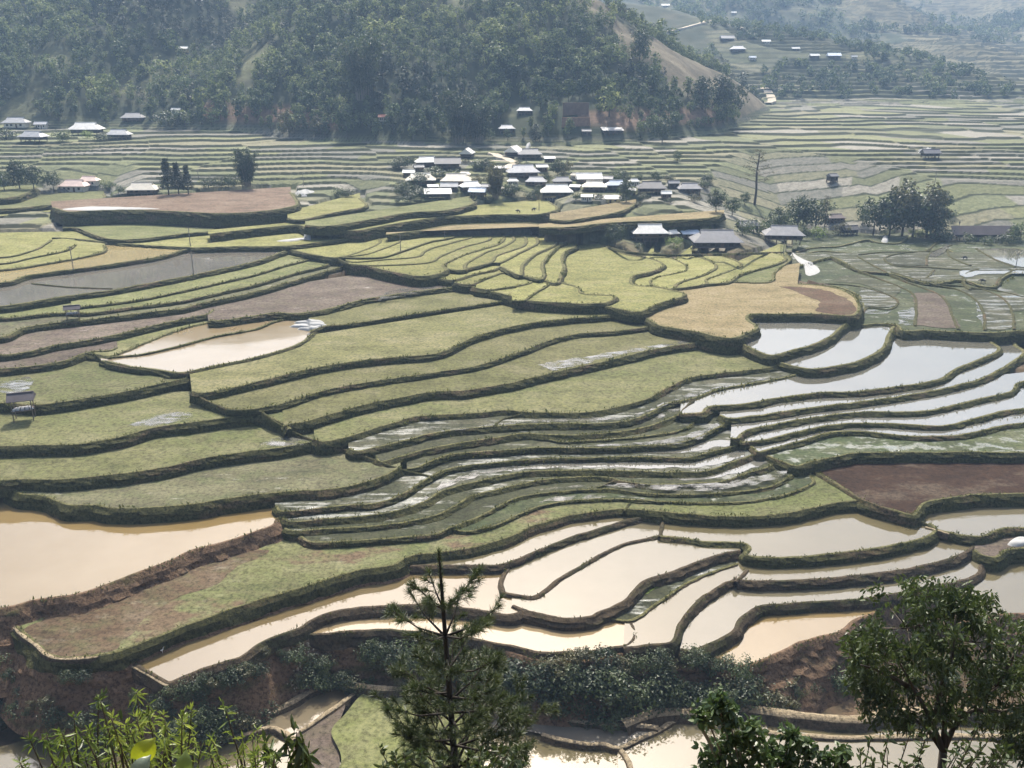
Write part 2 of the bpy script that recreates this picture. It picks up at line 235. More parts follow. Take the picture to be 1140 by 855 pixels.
# front edge (lip) of every terrace, traced; painted from the front to the back of the slope
# id | ground | bank | riser | extension | points
FIELDS = '''
n0|TW|bl|4|p|-260,930 1390,930 1390,803 975,797 955,800 840,791 800,800 620,800 440,812 280,803 235,816 140,800 105,792 60,806 20,826 -90,850 -260,880
n2|TW|bl|4|p|50,813 72,815 92,813 120,812 140,818 158,822 152,805 140,797 125,790 105,789 86,795 66,806
n3|TG|bl|4|p|158,822 176,819 195,813 215,816 230,823 250,821 275,816 302,808 317,815 328,823 334,813 365,793 402,766 392,761 367,762 344,769 329,779 307,789 280,799 250,809 232,819 210,812 190,808
n4|MD|bl|3|p|328,824 334,813 365,793 384,785 374,815 378,845 375,900 322,900
n5|GR|bl|4|p|372,900 380,845 369,814 385,794 402,774 420,769 465,769 489,777 505,788 525,800 530,900
n7|GY|bl|4|p|545,812 575,813 603,817 635,825 660,828 675,828 688,832 715,821 737,811 725,809 700,806 660,803 625,798 598,793 565,792
n8|TW|bl|3|p|688,832 715,821 737,811 747,804 772,797 800,797 850,800 850,900 712,900
F10|TW|be|16|1.2|1070,696 1085,691 1105,688 1130,685 1210,678
F9|TO|be|16|1.2|788,728 802,735 820,742 840,740 862,731 890,718 915,711 940,703 952,692 975,684
F1|TO|be|10|1.1|553,722 570,728 585,732 602,737 627,740 660,737 680,733 697,726 706,722
F2|TO|bb|6|1.15|338,707 352,707 367,706 405,703 430,702 455,705 480,706 512,710 542,716 570,721 597,727 622,728 660,726 685,722 697,720 706,713 708,704 704,694
F8|TW|bb|13|1.2|757,724 764,726 772,726 787,720 810,709 820,702 826,690 845,677 855,675 915,671 952,669 1000,662 1040,655 1077,646 1092,639 1095,630 1109,621
F4|TW|bb|9|1.15|694,723 720,720 747,717 754,711 757,700 767,684 785,665 810,650 819,647 832,634
F0|GR|bg|8|1.03|196,786 232,774 262,762 286,750 296,741
F3|TG|bb|10|1.15|131,727 142,737 160,747 186,762 200,757 225,747 250,739 272,732 292,717 305,711 335,700 347,692 362,686 385,680 417,677 455,675 480,675 517,679 542,682 565,686 583,682
F7|DB|bb|7|1.15|665,687 685,690 704,692 722,680 747,662 767,649 797,636 817,630 832,627
F13|TW|bb|8|1.15|820,647 840,648 872,648 915,646 965,641 1015,634 1052,625 1077,615 1086,606 1093,599
F15|MD|bg|18|1.1|1085,612 1090,617 1107,621 1116,617 1125,612 1200,598
F6|TW|bb|8|1.2|570,675 584,681 610,687 635,690 660,687 666,683 685,676 700,667 710,655 722,646 747,639 772,629 797,620 824,614
F5|TW|bb|6|1.15|566,630 560,640 556,652 561,661 575,664 587,666 597,665 610,656 622,646 647,632 672,617 697,606 735,597 739,590
F14|TW|bg|10|1.12|1026,578 1030,585 1055,594 1090,598 1110,592 1125,589 1200,585
F12|TW|bg|13|1.12|735,598 760,600 785,604 810,605 829,606 833,611 829,619 860,622 890,621 952,615 990,609 1015,604 1037,596 1044,589 1036,583
F16|TW|bb|12|1.15|446,626 452,631 505,631 540,631 558,630 585,621 610,610 635,600 660,592 680,586 700,580 722,575 742,574
F17|GB|bg|14|1.16|4,684 15,697 37,715 52,729 70,733 100,732 130,726 175,710 212,695 250,681 285,669 330,656 380,641 405,635 440,629 455,620 480,616 517,612 542,606 562,600 575,595 590,587 610,581 635,574 672,569 697,567 720,569 748,571
D1|GR|bg|14|1.08|739,570 785,574 845,575 890,569 927,561 962,556 966,550
S1|SB|bg|15|1.12|903,522 930,538 965,560 992,567 1017,574 1024,566 1030,560 1055,555 1092,551 1140,550 1210,549
P1|TO|be|15|1.25|-80,690 0,679 37,670 75,665 100,659 125,650 150,640 187,627 212,615 250,604 285,593 305,586 312,577
M_l|DG|bg|6|1.1|503,590 522,592 545,587 562,581 585,570 610,562 647,557 697,556 735,559 810,560 845,557 875,551 892,545 906,537 903,530 896,523
M_k|DW|bg|6|1.12|326,590 335,598 345,604 392,603 442,599 480,596 505,587 530,577 562,561 575,555 610,549 662,545 685,545 710,549 747,551 795,550 845,545 860,541 875,534 884,525 880,518
M_j|DW|bg|6|1.12|316,589 325,592 367,589 420,586 455,581 492,572 510,562 525,553 560,544 597,536 635,532 675,532 697,537 735,540 785,538 810,535 835,526 855,521 864,513
M_i|DB|bg|6|1.12|314,577 322,581 355,579 392,576 435,571 470,560 492,547 517,540 560,530 597,525 660,524 710,525 747,526 785,525 810,517 835,508 846,503
M_h|DB|bg|6|1.12|306,564 315,570 380,564 422,560 450,550 467,539 482,530 505,521 560,515 610,511 660,510 710,509 760,510 772,509 797,502 825,495 817,489
G6|DG|bg|14|1.1|850,506 870,514 886,519 905,514 930,509 955,505 1030,504 1140,504 1210,503
S5|SV|bg|6|1.12|834,496 843,504 855,502 892,492 930,482 967,482 1005,486 1042,487 1080,484 1140,472 1210,464
S4|SV|bg|6|1.12|823,494 855,490 892,481 930,474 980,472 1030,475 1055,475 1092,466 1140,456 1210,448
S3|SV|bg|6|1.12|813,489 822,489 830,482 845,477 905,466 955,460 1005,460 1030,459 1055,454 1092,445 1127,437 1134,428 1145,425 1210,418
M_g|DW|bg|7|1.1|453,522 464,521 480,514 505,506 560,502 597,499 660,499 710,497 747,495 772,489 797,478 808,471 801,464
L1|MG|bg|15|1.15|-80,524 0,536 11,545 22,550 50,553 65,559 77,563 107,563 122,566 162,566 212,562 250,556 285,551 330,547 367,545 400,539 430,529 446,520
S2|SV|bg|6|1.13|801,463 812,467 845,464 905,455 955,449 1005,442 1055,433 1092,423 1117,411 1136,399 1142,392 1132,385 1128,376
M_g2|DW|bg|3|1.06|597,485 622,492 660,491 710,487 747,482 767,476 775,466 772,461
M_f|DW|bg|6|1.1|418,511 425,515 455,506 492,497 530,491 562,486 585,483 622,485 660,484 697,480 722,475 747,466 758,461 766,452 774,445
S1w|SV|bg|7|1.14|757,462 782,461 790,454 817,452 845,449 855,446 905,439 955,437 1005,431 1045,424 1067,411 1092,401 1110,393 1113,387 1103,380 1101,374
M_e|DB|bg|6|1.1|388,499 396,503 417,499 455,490 492,481 550,475 610,472 660,472 697,469 722,461 742,450 772,444 797,435 845,426 880,419 903,411
L2|GW|bg|14|1.15|-80,535 7,535 25,534 75,534 112,530 150,526 187,520 225,511 285,502 317,498 350,492 360,494
M_d|GW|bg|7|1.15|350,489 357,492 380,489 405,481 442,470 467,464 530,460 562,457 585,459 622,460 660,459 697,451 722,444 747,430 772,420 810,415 845,411 874,406
L3|GW|bg|15|1.15|-80,500 0,497 45,496 87,495 112,491 137,486 175,476 212,471 250,466 285,463 300,465 315,472 321,478
M_c|GP|bg|10|1.15|316,475 325,472 340,470 367,462 405,451 442,444 480,437 517,435 562,428 592,421 635,411 680,401 735,388 785,381 812,378 820,375
L4|GW|bg|14|1.15|-80,450 0,449 40,451 75,447 112,441 150,434 195,424 207,422 213,417
M_a|GP|bg|7|1.12|216,437 228,446 240,451 257,456 272,456 288,455 317,449 355,437 392,429 442,421 492,414 530,408 562,398 585,390 610,380 642,372 685,369 722,364 737,360
S0a|SV|bg|10|1.1|866,404 902,412 942,407 967,399 985,387 991,374 997,363
S0b|SV|bg|8|1.1|816,379 845,393 859,397 880,392 905,385 925,376 942,362 953,355
M_b|GP|bg|8|1.15|214,436 226,438 250,434 285,426 305,421 342,412 380,405 430,399 480,395 500,389 530,375 565,365 597,359 635,355 672,352 700,349 714,347
P2|TO|bg|7|1.1|113,402 140,408 170,412 197,416 212,414 250,406 285,399 317,390 337,382 350,371 364,361
P2b|TO|bg|3|1.06|120,399 140,397 160,395 200,386 237,376 285,367 305,359 328,354
M_n|GP|bg|9|1.12|345,370 363,363 392,361 430,355 480,347 530,340 565,335 580,333 588,334
L5|MD|bg|9|1.12|-80,416 0,411 50,406 75,401 100,392 120,391 131,387
UW|GW|bg|7|1.06|98,394 124,397 135,393 162,382 187,372 212,364 240,357 248,351
UM|MD|bg|8|1.12|232,358 250,357 305,349 335,349 367,344 405,334 455,326 505,320 517,316 513,311
L6|MD|bg|7|1.08|-80,402 0,396 37,391 60,385 87,381 125,374 175,362 212,354 232,350 238,345
L7|MG|bg|7|1.06|-80,386 0,376 25,366 62,360 100,356 150,350 200,344 230,337 285,325 330,312 367,301 384,296 381,290
L8|GR|bg|5|1.06|-80,362 0,355 62,349 100,349 150,342 200,336 250,325 285,317 330,304 365,295 361,289
L9|GR|bg|4|1.05|80,343 87,343 150,335 192,327 250,314 285,306 317,296 347,288 343,283
R0|DG|bg|7|1.38|878,314 915,317 938,321 955,330 960,343 954,352 956,362 975,361 997,362 1005,369 1030,368 1067,370 1105,371 1140,369 1210,368
R2|DG|bg|2|1.1|893,296 925,287 955,301 992,305 1035,316 1070,312 1105,320 1140,303 1210,298
R3|DG|bg|2|1.08|890,284 915,280 957,283 985,287 1030,281 1055,279 1080,292 1110,290 1210,288
R4|DG|bg|2|1.04|887,281 905,276 935,274 965,267 977,270 1000,271 1010,265
B2|TN|bg|6|1.12|710,348 725,358 735,363 775,370 812,377 835,370 844,364 833,356 836,350 855,350 905,350 942,352 953,351 958,342 953,331 936,322 915,318 888,316
L10|GY|bg|7|1.1|-80,352 0,342 50,335 87,329 125,324 175,315 225,305 285,292 305,285 320,279 318,273
B1e|GR|bg|2|1.08|812,314 850,315 862,312 862,306 866,301 875,294 881,288 874,281
B1d|YG|bg|2|1.06|786,317 812,314 825,306 845,300 868,293 876,288 868,282
B1c|YG|bg|2|1.06|749,322 786,317 788,311 810,303 826,296 820,290 800,284
B1b|YG|bg|2|1.06|726,319 749,322 755,316 765,312 785,306 798,298 792,291 770,284
B1a|YG|bg|2|1.06|705,319 726,319 725,313 732,309 747,306 764,302 765,296 752,289 728,281
B0|YG|bg|7|1.1|596,330 640,337 672,341 700,347 713,348 735,338 760,331 763,327 757,325 735,320 706,317 704,311 707,307 722,304 739,297 738,293 725,288 700,284 682,278 668,270
T0|YG|bg|4|1.12|383,291 430,304 467,309 505,312 530,321 565,329 586,335 635,338 670,338 685,333 682,329 650,327 644,320 622,314
x4|YG|bg|2|1.05|570,335 584,335 597,326 611,317 602,311
x3|YG|bg|2|1.05|530,321 545,323 560,321 585,317 594,312 590,309 580,305
x2|YG|bg|2|1.05|505,315 523,317 542,310 560,304 581,306
x1|YG|bg|2|1.05|490,311 505,312 530,305 550,301 561,295
t12|YG|bg|2|1.05|601,311 620,316 626,306 629,297 627,287 631,280 641,275 640,270 627,263
t11|YG|bg|2|1.05|579,306 601,312 607,306 605,295 614,282 622,275 630,271 628,266 618,262
t10|YG|bg|2|1.05|557,297 579,307 582,300 584,294 595,284 610,277 620,271 617,265 606,261
t9|YG|bg|2|1.05|548,293 557,293 580,281 599,271 597,264 588,260
t8|YG|bg|2|1.05|517,300 548,292 553,285 570,279 585,273 586,265 577,260
t7|YG|bg|2|1.05|498,300 517,301 521,293 542,281 560,275 573,267 568,260
t6|YG|bg|2|1.05|410,297 467,308 498,301 495,295 517,284 555,272 562,264 556,259
t5|YG|bg|2|1.05|388,294 410,296 475,293 492,285 517,275 546,267 543,260
t4|YG|bg|2|1.05|385,290 395,292 430,289 465,286 477,278 505,270 526,264 520,259
t3|YG|bg|2|1.05|379,287 422,287 445,281 465,274 480,269 506,264 500,259
t2|YG|bg|2|1.05|375,287 405,284 425,278 446,269 443,263
t1|YG|bg|2|1.06|318,277 345,283 374,287 400,281 424,270 418,262
R2|DW|bg|2|1.1|880,300 925,287 955,301 992,305 1035,316 1070,312 1105,320 1140,303 1210,298
L11|YO|bg|8|1.07|-80,328 0,316 35,307 87,300 125,295 175,287 205,279 218,276 214,270
L12|YG|bg|5|1.06|-80,312 0,301 50,294 95,286 117,280 117,273
L13|YG|bg|4|1.05|-80,304 0,294 37,287 75,279 84,273
L14|YG|bg|4|1.05|-80,296 0,287 37,279 51,272 58,267
U1|YG|bg|3|1.06|-80,274 0,267 60,265 100,268 140,272 212,276 260,275 320,274 372,268 412,261
U2|GR|bg|4|1.06|70,254 85,254 105,262 127,267 160,266 200,261 232,258 242,252
U4|YG|bg|11|1.03|232,261 285,255 330,251 350,256 400,257 410,255 455,247 492,242 530,240 560,239 597,239 617,235 621,231 612,225
U10|TN|bg|8|1.02|430,262 467,257 505,251 560,249 590,249 615,252 640,254
U12|TN|bg|7|1.03|600,254 637,253 672,249 702,247 740,246 790,243 806,238
U11|TN|bg|8|1.04|612,244 629,246 660,242 685,237 700,232 708,227
U5|GR|bg|9|1.03|340,251 365,252 405,246 455,237 492,235 517,230 528,226 524,222
U6|YG|bg|9|1.05|320,243 335,245 367,238 400,232 409,228 401,221
U8|YG|bg|10|1.03|-80,246 0,241 37,236 62,237 70,232
U8b|GR|bg|8|1.03|-80,238 0,233 60,228 100,224 117,221 116,216
U7|BR|bg|14|1.05|58,231 75,236 100,235 150,234 200,236 250,238 285,236 317,232 332,227 324,214
U8c|GR|bg|9|1.03|-80,226 0,221 30,215 41,209
'''
# low ridges between neighbouring paddies: width m | height m | bank | points
BUNDS = '''
.5|.10|bl|8,688 18,701 38,716 52,729 70,733 100,732 130,726 143,738 162,748 187,763
.8|.35|bl|840,812 870,816 905,819 960,820 1050,819 1140,818
.7|.3|bl|690,832 698,845 706,872
.7|.3|bl|603,817 635,825 660,828 675,828 688,832 715,821 737,811 747,804 772,797
.9|.5|bl|560,790 599,793 627,799 660,804 695,806 720,808 733,810
1.6|1.3|bl|693,804 712,797 735,792 770,790 805,786 840,788 870,792 915,797 955,799 980,794 1010,791 1075,790 1140,793 1200,795
.6|.3|bl|52,814 92,813 120,812 140,818 158,823
.7|.35|bl|195,813 215,815 232,822 250,821 275,816 302,808 317,815 328,823
.7|.35|bl|66,806 88,795 105,790 125,791 140,798 150,806
1.1|.6|bl|232,819 250,809 280,799 307,789 329,779 344,769 367,762 392,761 420,765 465,767 489,775
.6|.3|bl|402,766 365,793 334,813
.5|.2|bb|819,647 825,641 832,634
.5|.2|bb|735,597 737,588 739,580
.5|.2|bg|962,557 985,565 1018,576 1044,590
.5|.2|bg|905,524 930,539 962,557
.4|.25|bg|35,315 75,319 125,321
.4|.2|bg|325,281 350,284 374,287 388,293 430,304 467,309 505,312
.4|.2|bg|213,424 222,441 240,450 257,456 288,455
.4|.2|bg|288,455 300,465 318,476 350,490
.4|.2|bg|352,492 390,502 420,513 444,521 460,526 482,530
.4|.2|bg|117,404 140,409 170,413 190,420
.4|.25|bg|772,445 760,455 755,463
.4|.2|bg|587,459 560,466 549,474
.4|.2|bg|682,536 665,542
.4|.2|bg|700,560 694,568
.5|.25|bl|1030,586 1045,590 1057,594
.4|.15|bg|600,262 622,264 645,266 667,270 690,278 720,282 760,283 840,281 880,280
.5|.3|bg|925,285 955,300 980,310 1005,320 1017,327 1020,340 1019,362
.5|.3|bg|955,285 967,292 992,305 1017,316 1045,327 1055,337 1060,350 1067,366
.5|.3|bg|957,283 985,280 1030,279 1042,270 1052,267
.5|.3|bg|1040,279 1005,281 985,287 995,295 1030,297 1080,300 1140,300
.5|.3|bg|992,302 1035,315 1067,322 1085,332 1095,347 1097,367
.5|.3|bg|1032,309 1040,300
.5|.3|bg|1035,315 1070,318 1095,322 1117,332 1127,347 1129,366
.5|.3|bg|1080,322 1072,312 1076,304 1089,299
.5|.3|bg|1072,312 1080,320 1105,322 1140,330
.5|.3|bg|1109,317 1115,307 1132,299
.5|.3|bg|1032,295 1032,287 1037,280 1060,272
.5|.3|bg|1055,277 1057,285 1080,295
.5|.3|bg|1087,276 1105,287 1130,297
.5|.3|bg|960,350 966,342 991,344 1000,337 995,330 955,318 912,315
'''
# patches of another ground inside a terrace: ground | points
PATCHES = '''
PL|22,702 40,715 56,727 72,731 100,730 126,724 150,704 165,684 205,664 240,650 262,630 300,612 240,620 190,640 120,666 60,684
RB|868,319 885,319 915,322 938,330 950,338 953,347 944,350 930,350 908,346 912,336 892,327
SG|712,655 721,648 735,645 734,651 722,660 713,664
SV|640,506 700,505 770,504 797,498 820,493 800,490 760,494 700,499 655,501
SV|565,525 600,521 660,520 740,521 785,520 808,514 832,506 822,501 780,511 700,513 620,514 578,519
SV|740,534 800,532 832,522 856,515 846,508 812,520 775,528
PU|600,545 660,540 700,544 760,546 800,545 845,538 872,530 878,522 850,528 800,538 700,538
PU|598,406 640,399 700,389 760,379 800,376 785,380 735,387 690,395 640,407 615,412
PU|392,492 430,471 480,457 545,456 562,455 520,462 470,468 440,476 405,486
PU|280,499 300,489 330,484 346,490 330,496
PU|140,474 170,463 200,458 212,465 175,475
PU|0,425 35,419 32,433 0,437
PU|490,480 600,470 680,467 722,458 766,442 840,424 872,418 800,430 750,444 700,462 600,467
PU|620,498 760,493 792,480 800,470 775,481 740,489
PU|470,560 500,541 560,524 600,521 560,518 510,530 480,548
PU|600,560 680,553 720,556 700,552 640,551 605,556
PU|420,335 470,325 505,318 512,313 470,316 430,326
PU|1000,346 1018,343 1018,360 1003,361
PU|1038,330 1050,338 1057,350 1064,363 1055,354 1046,341
PU|960,345 991,345 985,349 962,349
PU|1086,334 1094,346 1096,364 1088,350
PU|640,479 720,470 752,458 765,450 740,457 690,475
MD|1019,362 1020,340 1017,327 1045,327 1055,337 1060,350 1066,365
DB|1067,322 1085,332 1095,347 1097,366 1127,365 1126,347 1116,333 1095,323
DB|1110,318 1140,330 1140,345 1128,346 1117,333
DW|955,305 980,313 1003,321 993,329 960,316 930,313 938,307
SV|1044,278 1056,272 1052,280 1040,286 1033,284
SV|1089,277 1140,278 1140,297 1106,287
DB|1012,304 1037,303 1034,314 1018,312
DB|958,318 992,331 1000,338 985,342 965,341 958,345
SV|1075,309 1068,303 1080,300 1140,300 1140,304 1095,305
DB|985,288 1030,280 1031,294 1000,295
'''
FL = []
for ln in FIELDS.strip().splitlines():
    i, t, b, r, e, p = ln.split('|')
    p = [q.split(',') for q in p.split()]
    if e != 'p':                                            # carry the terraces on beyond the borders of the photograph
        if float(p[0][0]) < -50: p[0][0] = '-260'
        if float(p[-1][0]) > 1170: p[-1][0] = '1390'
    p = ' '.join(','.join(q) for q in p)
    FL.append(dict(id=i, t=t, b=b, r=float(r), e=e, p=np.array([[float(q) for q in w.split(',')] for w in p.split()])))
# ------------------------------------------------------------------ heights of the terraces
PY = [180, 200, 212, 230, 260, 300, 350, 400, 450, 500, 550, 600, 650, 700, 745, 790, 900]
PH = [-37.5, -41, -43, -45, -48, -51.5, -55, -57.5, -60, -62, -64, -66, -67.5, -69, -71, -73, -73.4]
def prior(y): return np.interp(y, PY, PH)
def catmull(P, step, closed=False):
    P = np.asarray(P, float); n = len(P)
    if n < 3 and not closed:
        L = max(2, int(np.hypot(*(P[-1]-P[0]))/step)+1); t = np.linspace(0, 1, L)[:, None]; return P[0]*(1-t)+P[-1]*t
    out = []
    for i in range(n if closed else n-1):
        if closed: a, b, c, d = P[(i-1) % n], P[i], P[(i+1) % n], P[(i+2) % n]
        else: a, b, c, d = P[max(i-1, 0)], P[i], P[i+1], P[min(i+2, n-1)]
        m1, m2 = (c-a)*.5, (d-b)*.5; L = np.hypot(*(c-b))
        for m in (m1, m2):                       # no overshoot where a long span meets a short one
            q = np.hypot(*m)
            if q > 1.2*L: m *= 1.2*L/q
        k = max(1, int(L/step)); t = (np.arange(k)/k)[:, None]
        out.append((2*t**3-3*t**2+1)*b+(t**3-2*t**2+t)*m1+(-2*t**3+3*t**2)*c+(t**3-t**2)*m2)
    if not closed: out.append(P[-1:])
    return np.vstack(out)
def plan_poly(f, h, step=None, ext=None):
    X, Y = on_plane(f['p'][:, 0], f['p'][:, 1], h); P = np.stack([X, Y], 1)
    if f['e'] == 'p': return P, len(P)
    k = float(f['e']) if ext is None else ext
    return np.vstack([P, P[-1:]*k, P[:1]*k]), len(P)
def fill(poly, W, H, x0, y0, s):
    """even-odd fill of a polygon on a W x H grid; yields (row, first column, last column)"""
    p = np.asarray(poly, float); px = (p[:, 0]-x0)/s; py = (p[:, 1]-y0)/s
    qx, qy = np.roll(px, -1), np.roll(py, -1)
    for r in range(max(0, int(py.min())), min(H-1, int(py.max())+1)+1):
        c = ((py <= r) & (qy > r)) | ((qy <= r) & (py > r))
        if not c.any(): continue
        xs = np.sort(px[c]+(r-py[c])*(qx[c]-px[c])/(qy[c]-py[c]))
        for a, b in zip(xs[::2], xs[1::2]):
            i, j = max(0, int(math.ceil(a))), min(W-1, int(math.floor(b)))
            if j >= i: yield r, i, j
NF = len(FL)
for f in FL:
    f['h0'] = float(prior(np.clip(f['p'][:, 1], 190, 860)).mean())
    if f['id'] in ('n0', 'n2', 'n3', 'n4', 'n5', 'n7', 'n8'): f['h0'] = {'n0': -73.6, 'n2': -73.2, 'n3': -73.2, 'n4': -73.15, 'n5': -72.6, 'n7': -73.1, 'n8': -73.35}[f['id']]
def image_labels(key):
    L = np.full((900, 1340), -1, int); under = {}
    for k, f in enumerate(FL):
        P, n = plan_poly(f, f[key]); x, y = to_px(P[:, 0], P[:, 1], np.full(len(P), f[key]))
        x[:n], y[:n] = f['p'][:, 0], f['p'][:, 1]
        for r, i, j in fill(np.stack([x, y], 1), 1340, 900, -100, 0, 1):
            for q in np.unique(L[r, i:j+1]):
                if q >= 0: under[(k, q)] = under.get((k, q), 0)+1
            L[r, i:j+1] = k
    return L, under
LAB, UNDER = image_labels('h0')
PR = {('L1', 'M_g'): 5, ('L1', 'M_h'): 12, ('M_f', 'L1'): 1, ('M_e', 'L1'): 5, ('M_d', 'L1'): 9, ('M_d', 'L2'): 1, ('M_c', 'L2'): 5, ('M_c', 'L3'): 1, ('F17', 'P1'): 1, ('R2', 'R0'): 2, ('R3', 'R2'): 2, ('R4', 'R3'): 2}
pairs = {}
for dy, dx, w in ((1, 0, 1.), (0, 1, .35)):
    a = LAB[:LAB.shape[0]-dy, :LAB.shape[1]-dx]; b = LAB[dy:, dx:]
    yy, xx = np.nonzero((a != b) & (a >= 0) & (b >= 0))
    for y, A, B in zip(yy, a[yy, xx], b[yy, xx]):
        hi, lo = (A, B) if A > B else (B, A)
        s = pairs.setdefault((hi, lo), [0., 0.]); s[0] += w; s[1] += w*y
rows, rhs = [], []
for (hi, lo), (c, sy) in pairs.items():
    y = sy/c; z = abs(prior(y))/math.tan(PITCH+math.atan((y-427.5)/FPX)); dh = PR.get((FL[hi]['id'], FL[lo]['id']), FL[hi]['r'])*z/FPX/1.2
    w = math.sqrt(min(c, 200)); row = np.zeros(NF); row[hi] = w; row[lo] = -w; rows.append(row); rhs.append(w*dh)
for k, f in enumerate(FL):
    w = 30. if f['e'] == 'p' else (9. if f['id'][0] == 'U' else 1. if f['id'][0] == 'R' else 3. if f['id'][0] in 'txBT' else 1.6); row = np.zeros(NF); row[k] = w; rows.append(row); rhs.append(w*f['h0'])
HS = np.linalg.lstsq(np.array(rows), np.array(rhs), rcond=None)[0]
for k, f in enumerate(FL):
    lo = [HS[b]+.14 for (a, b), c in UNDER.items() if a == k and c >= 25]
    if lo: HS[k] = max([HS[k]]+lo)
    f['h'] = float(HS[k])
LAB, UNDER = image_labels('h')
# plan raster of the uppermost terrace
GX0, GY0, GS, GW, GH = -330., 60., .5, 1320, 740
TOP = np.full((GH, GW), np.nan); TOPK = np.full((GH, GW), -1, int)
for k, f in enumerate(FL):
    P, n = plan_poly(f, f['h']); f['plan'] = P; f['n'] = n
    for r, i, j in fill(P, GW, GH, GX0, GY0, GS): TOP[r, i:j+1] = f['h']; TOPK[r, i:j+1] = k
LOW = np.where(np.isnan(TOP), 1e3, TOP)-1.0
for ax in (0, 1):
    q = LOW.copy()
    for s in (1, 2, 3, 4):
        q = np.minimum(q, np.minimum(np.roll(LOW, s, ax), np.roll(LOW, -s, ax)))
    LOW = q
CONE = np.where(np.isnan(TOP), 1e3, TOP-.25)                # land rises gently from the outer edge of the terraces
for _ in range(2):
    for r in range(1, GH): CONE[r] = np.minimum(CONE[r], CONE[r-1]+.3*GS)
    for r in range(GH-2, -1, -1): CONE[r] = np.minimum(CONE[r], CONE[r+1]+.3*GS)
    for c in range(1, GW): CONE[:, c] = np.minimum(CONE[:, c], CONE[:, c-1]+.3*GS)
    for c in range(GW-2, -1, -1): CONE[:, c] = np.minimum(CONE[:, c], CONE[:, c+1]+.3*GS)
LOW = np.where(np.isnan(TOP), np.minimum(LOW, CONE), LOW)
def gidx(X, Y):
    return (np.clip(((np.asarray(Y)-GY0)/GS+.5).astype(int), 0, GH-1), np.clip(((np.asarray(X)-GX0)/GS+.5).astype(int), 0, GW-1))

# ------------------------------------------------------------------ the lie of the land
FY = [-200, -20, -4, 2, 70, 73, 84, 98, 106, 115, 140, 180, 242, 282, 330, 430, 560, 700, 900, 3000]
FH = [60, 10, -1.7, -1.75, -74.2, -75.2, -75.6, -75.0, -73.6, -71.5, -65, -60, -53, -48.8, -45.2, -32.5, -25.5, -20.5, -15, 0]
def yb(X): return np.interp(X, [-420, -290, -150, -50, 60, 110, 150, 190], [520, 500, 486, 446, 448, 492, 566, 640])
def hill1(X, Y):
    gul = 1-.35*np.exp(-((X+200-(Y-480)*.12)/32)**2)-.2*np.exp(-((X+20+(Y-480)*.1)/26)**2)
    fr = .54*(Y-yb(X))*gul; sd = .5*(178-X)
    h = smin(fr, sd, 16); h = smin(h, 150+0*X, 40)
    return h+np.clip(h/25, 0, 1)*(N1.fbm(X/55, Y/55, 4)*8)
def hill2(X, Y):
    h = smin(.235*(478-X), .30*(Y-690), 12); h = smin(h, 95+0*X, 25)
    return h+np.clip(h/20, 0, 1)*N2.fbm(X/70, Y/70, 4)*7
def hill3(X, Y):
    d = Y-880-.25*np.clip(X-500, 0, 600)+N3.fbm(X/330+3, Y/500, 3)*170
    h = np.where(d > 0, .2*d+.00006*d*d, 0); h = smin(h, 250+0*X, 60)
    return h+np.clip(h/40, 0, 1)*(N1.fbm(X/160+5, Y/160, 5)*24)
def land0(X, Y):
    X = np.asarray(X, float); Y = np.asarray(Y, float)
    f = np.interp(Y, FY, FH)+.012*np.clip(np.abs(X+40)-60, 0, 300)*np.clip((Y-230)/100, 0, 1)*np.clip((620-Y)/150, 0, 1)*(X < -60)
    f = f+np.clip((Y-300)/60, 0, 1)*N2.fbm(X/75, Y/75, 2)*1.8
    h1 = hill1(X, Y); h2 = hill2(X, Y); h3 = hill3(X, Y)
    return f, h1, h2, h3
def quant(h, X, Y, s, w, cs=None):
    cx = np.floor(X/(cs or (26 if s < 2 else 60))+N2.fbm(X/70, Y/55, 3)*1.5+Y/90); hs = np.modf(np.abs(np.sin(cx*12.9898+4.1)*43758.5453))[0]
    q = h/s+N3.fbm(X/34, Y/34, 3)*.45+(hs-.5)*.75; l = np.floor(q); fr = q-l
    t = smooth(np.clip((fr-(1-w))/w, 0, 1))
    return h+(l+t-q)*s, l, fr
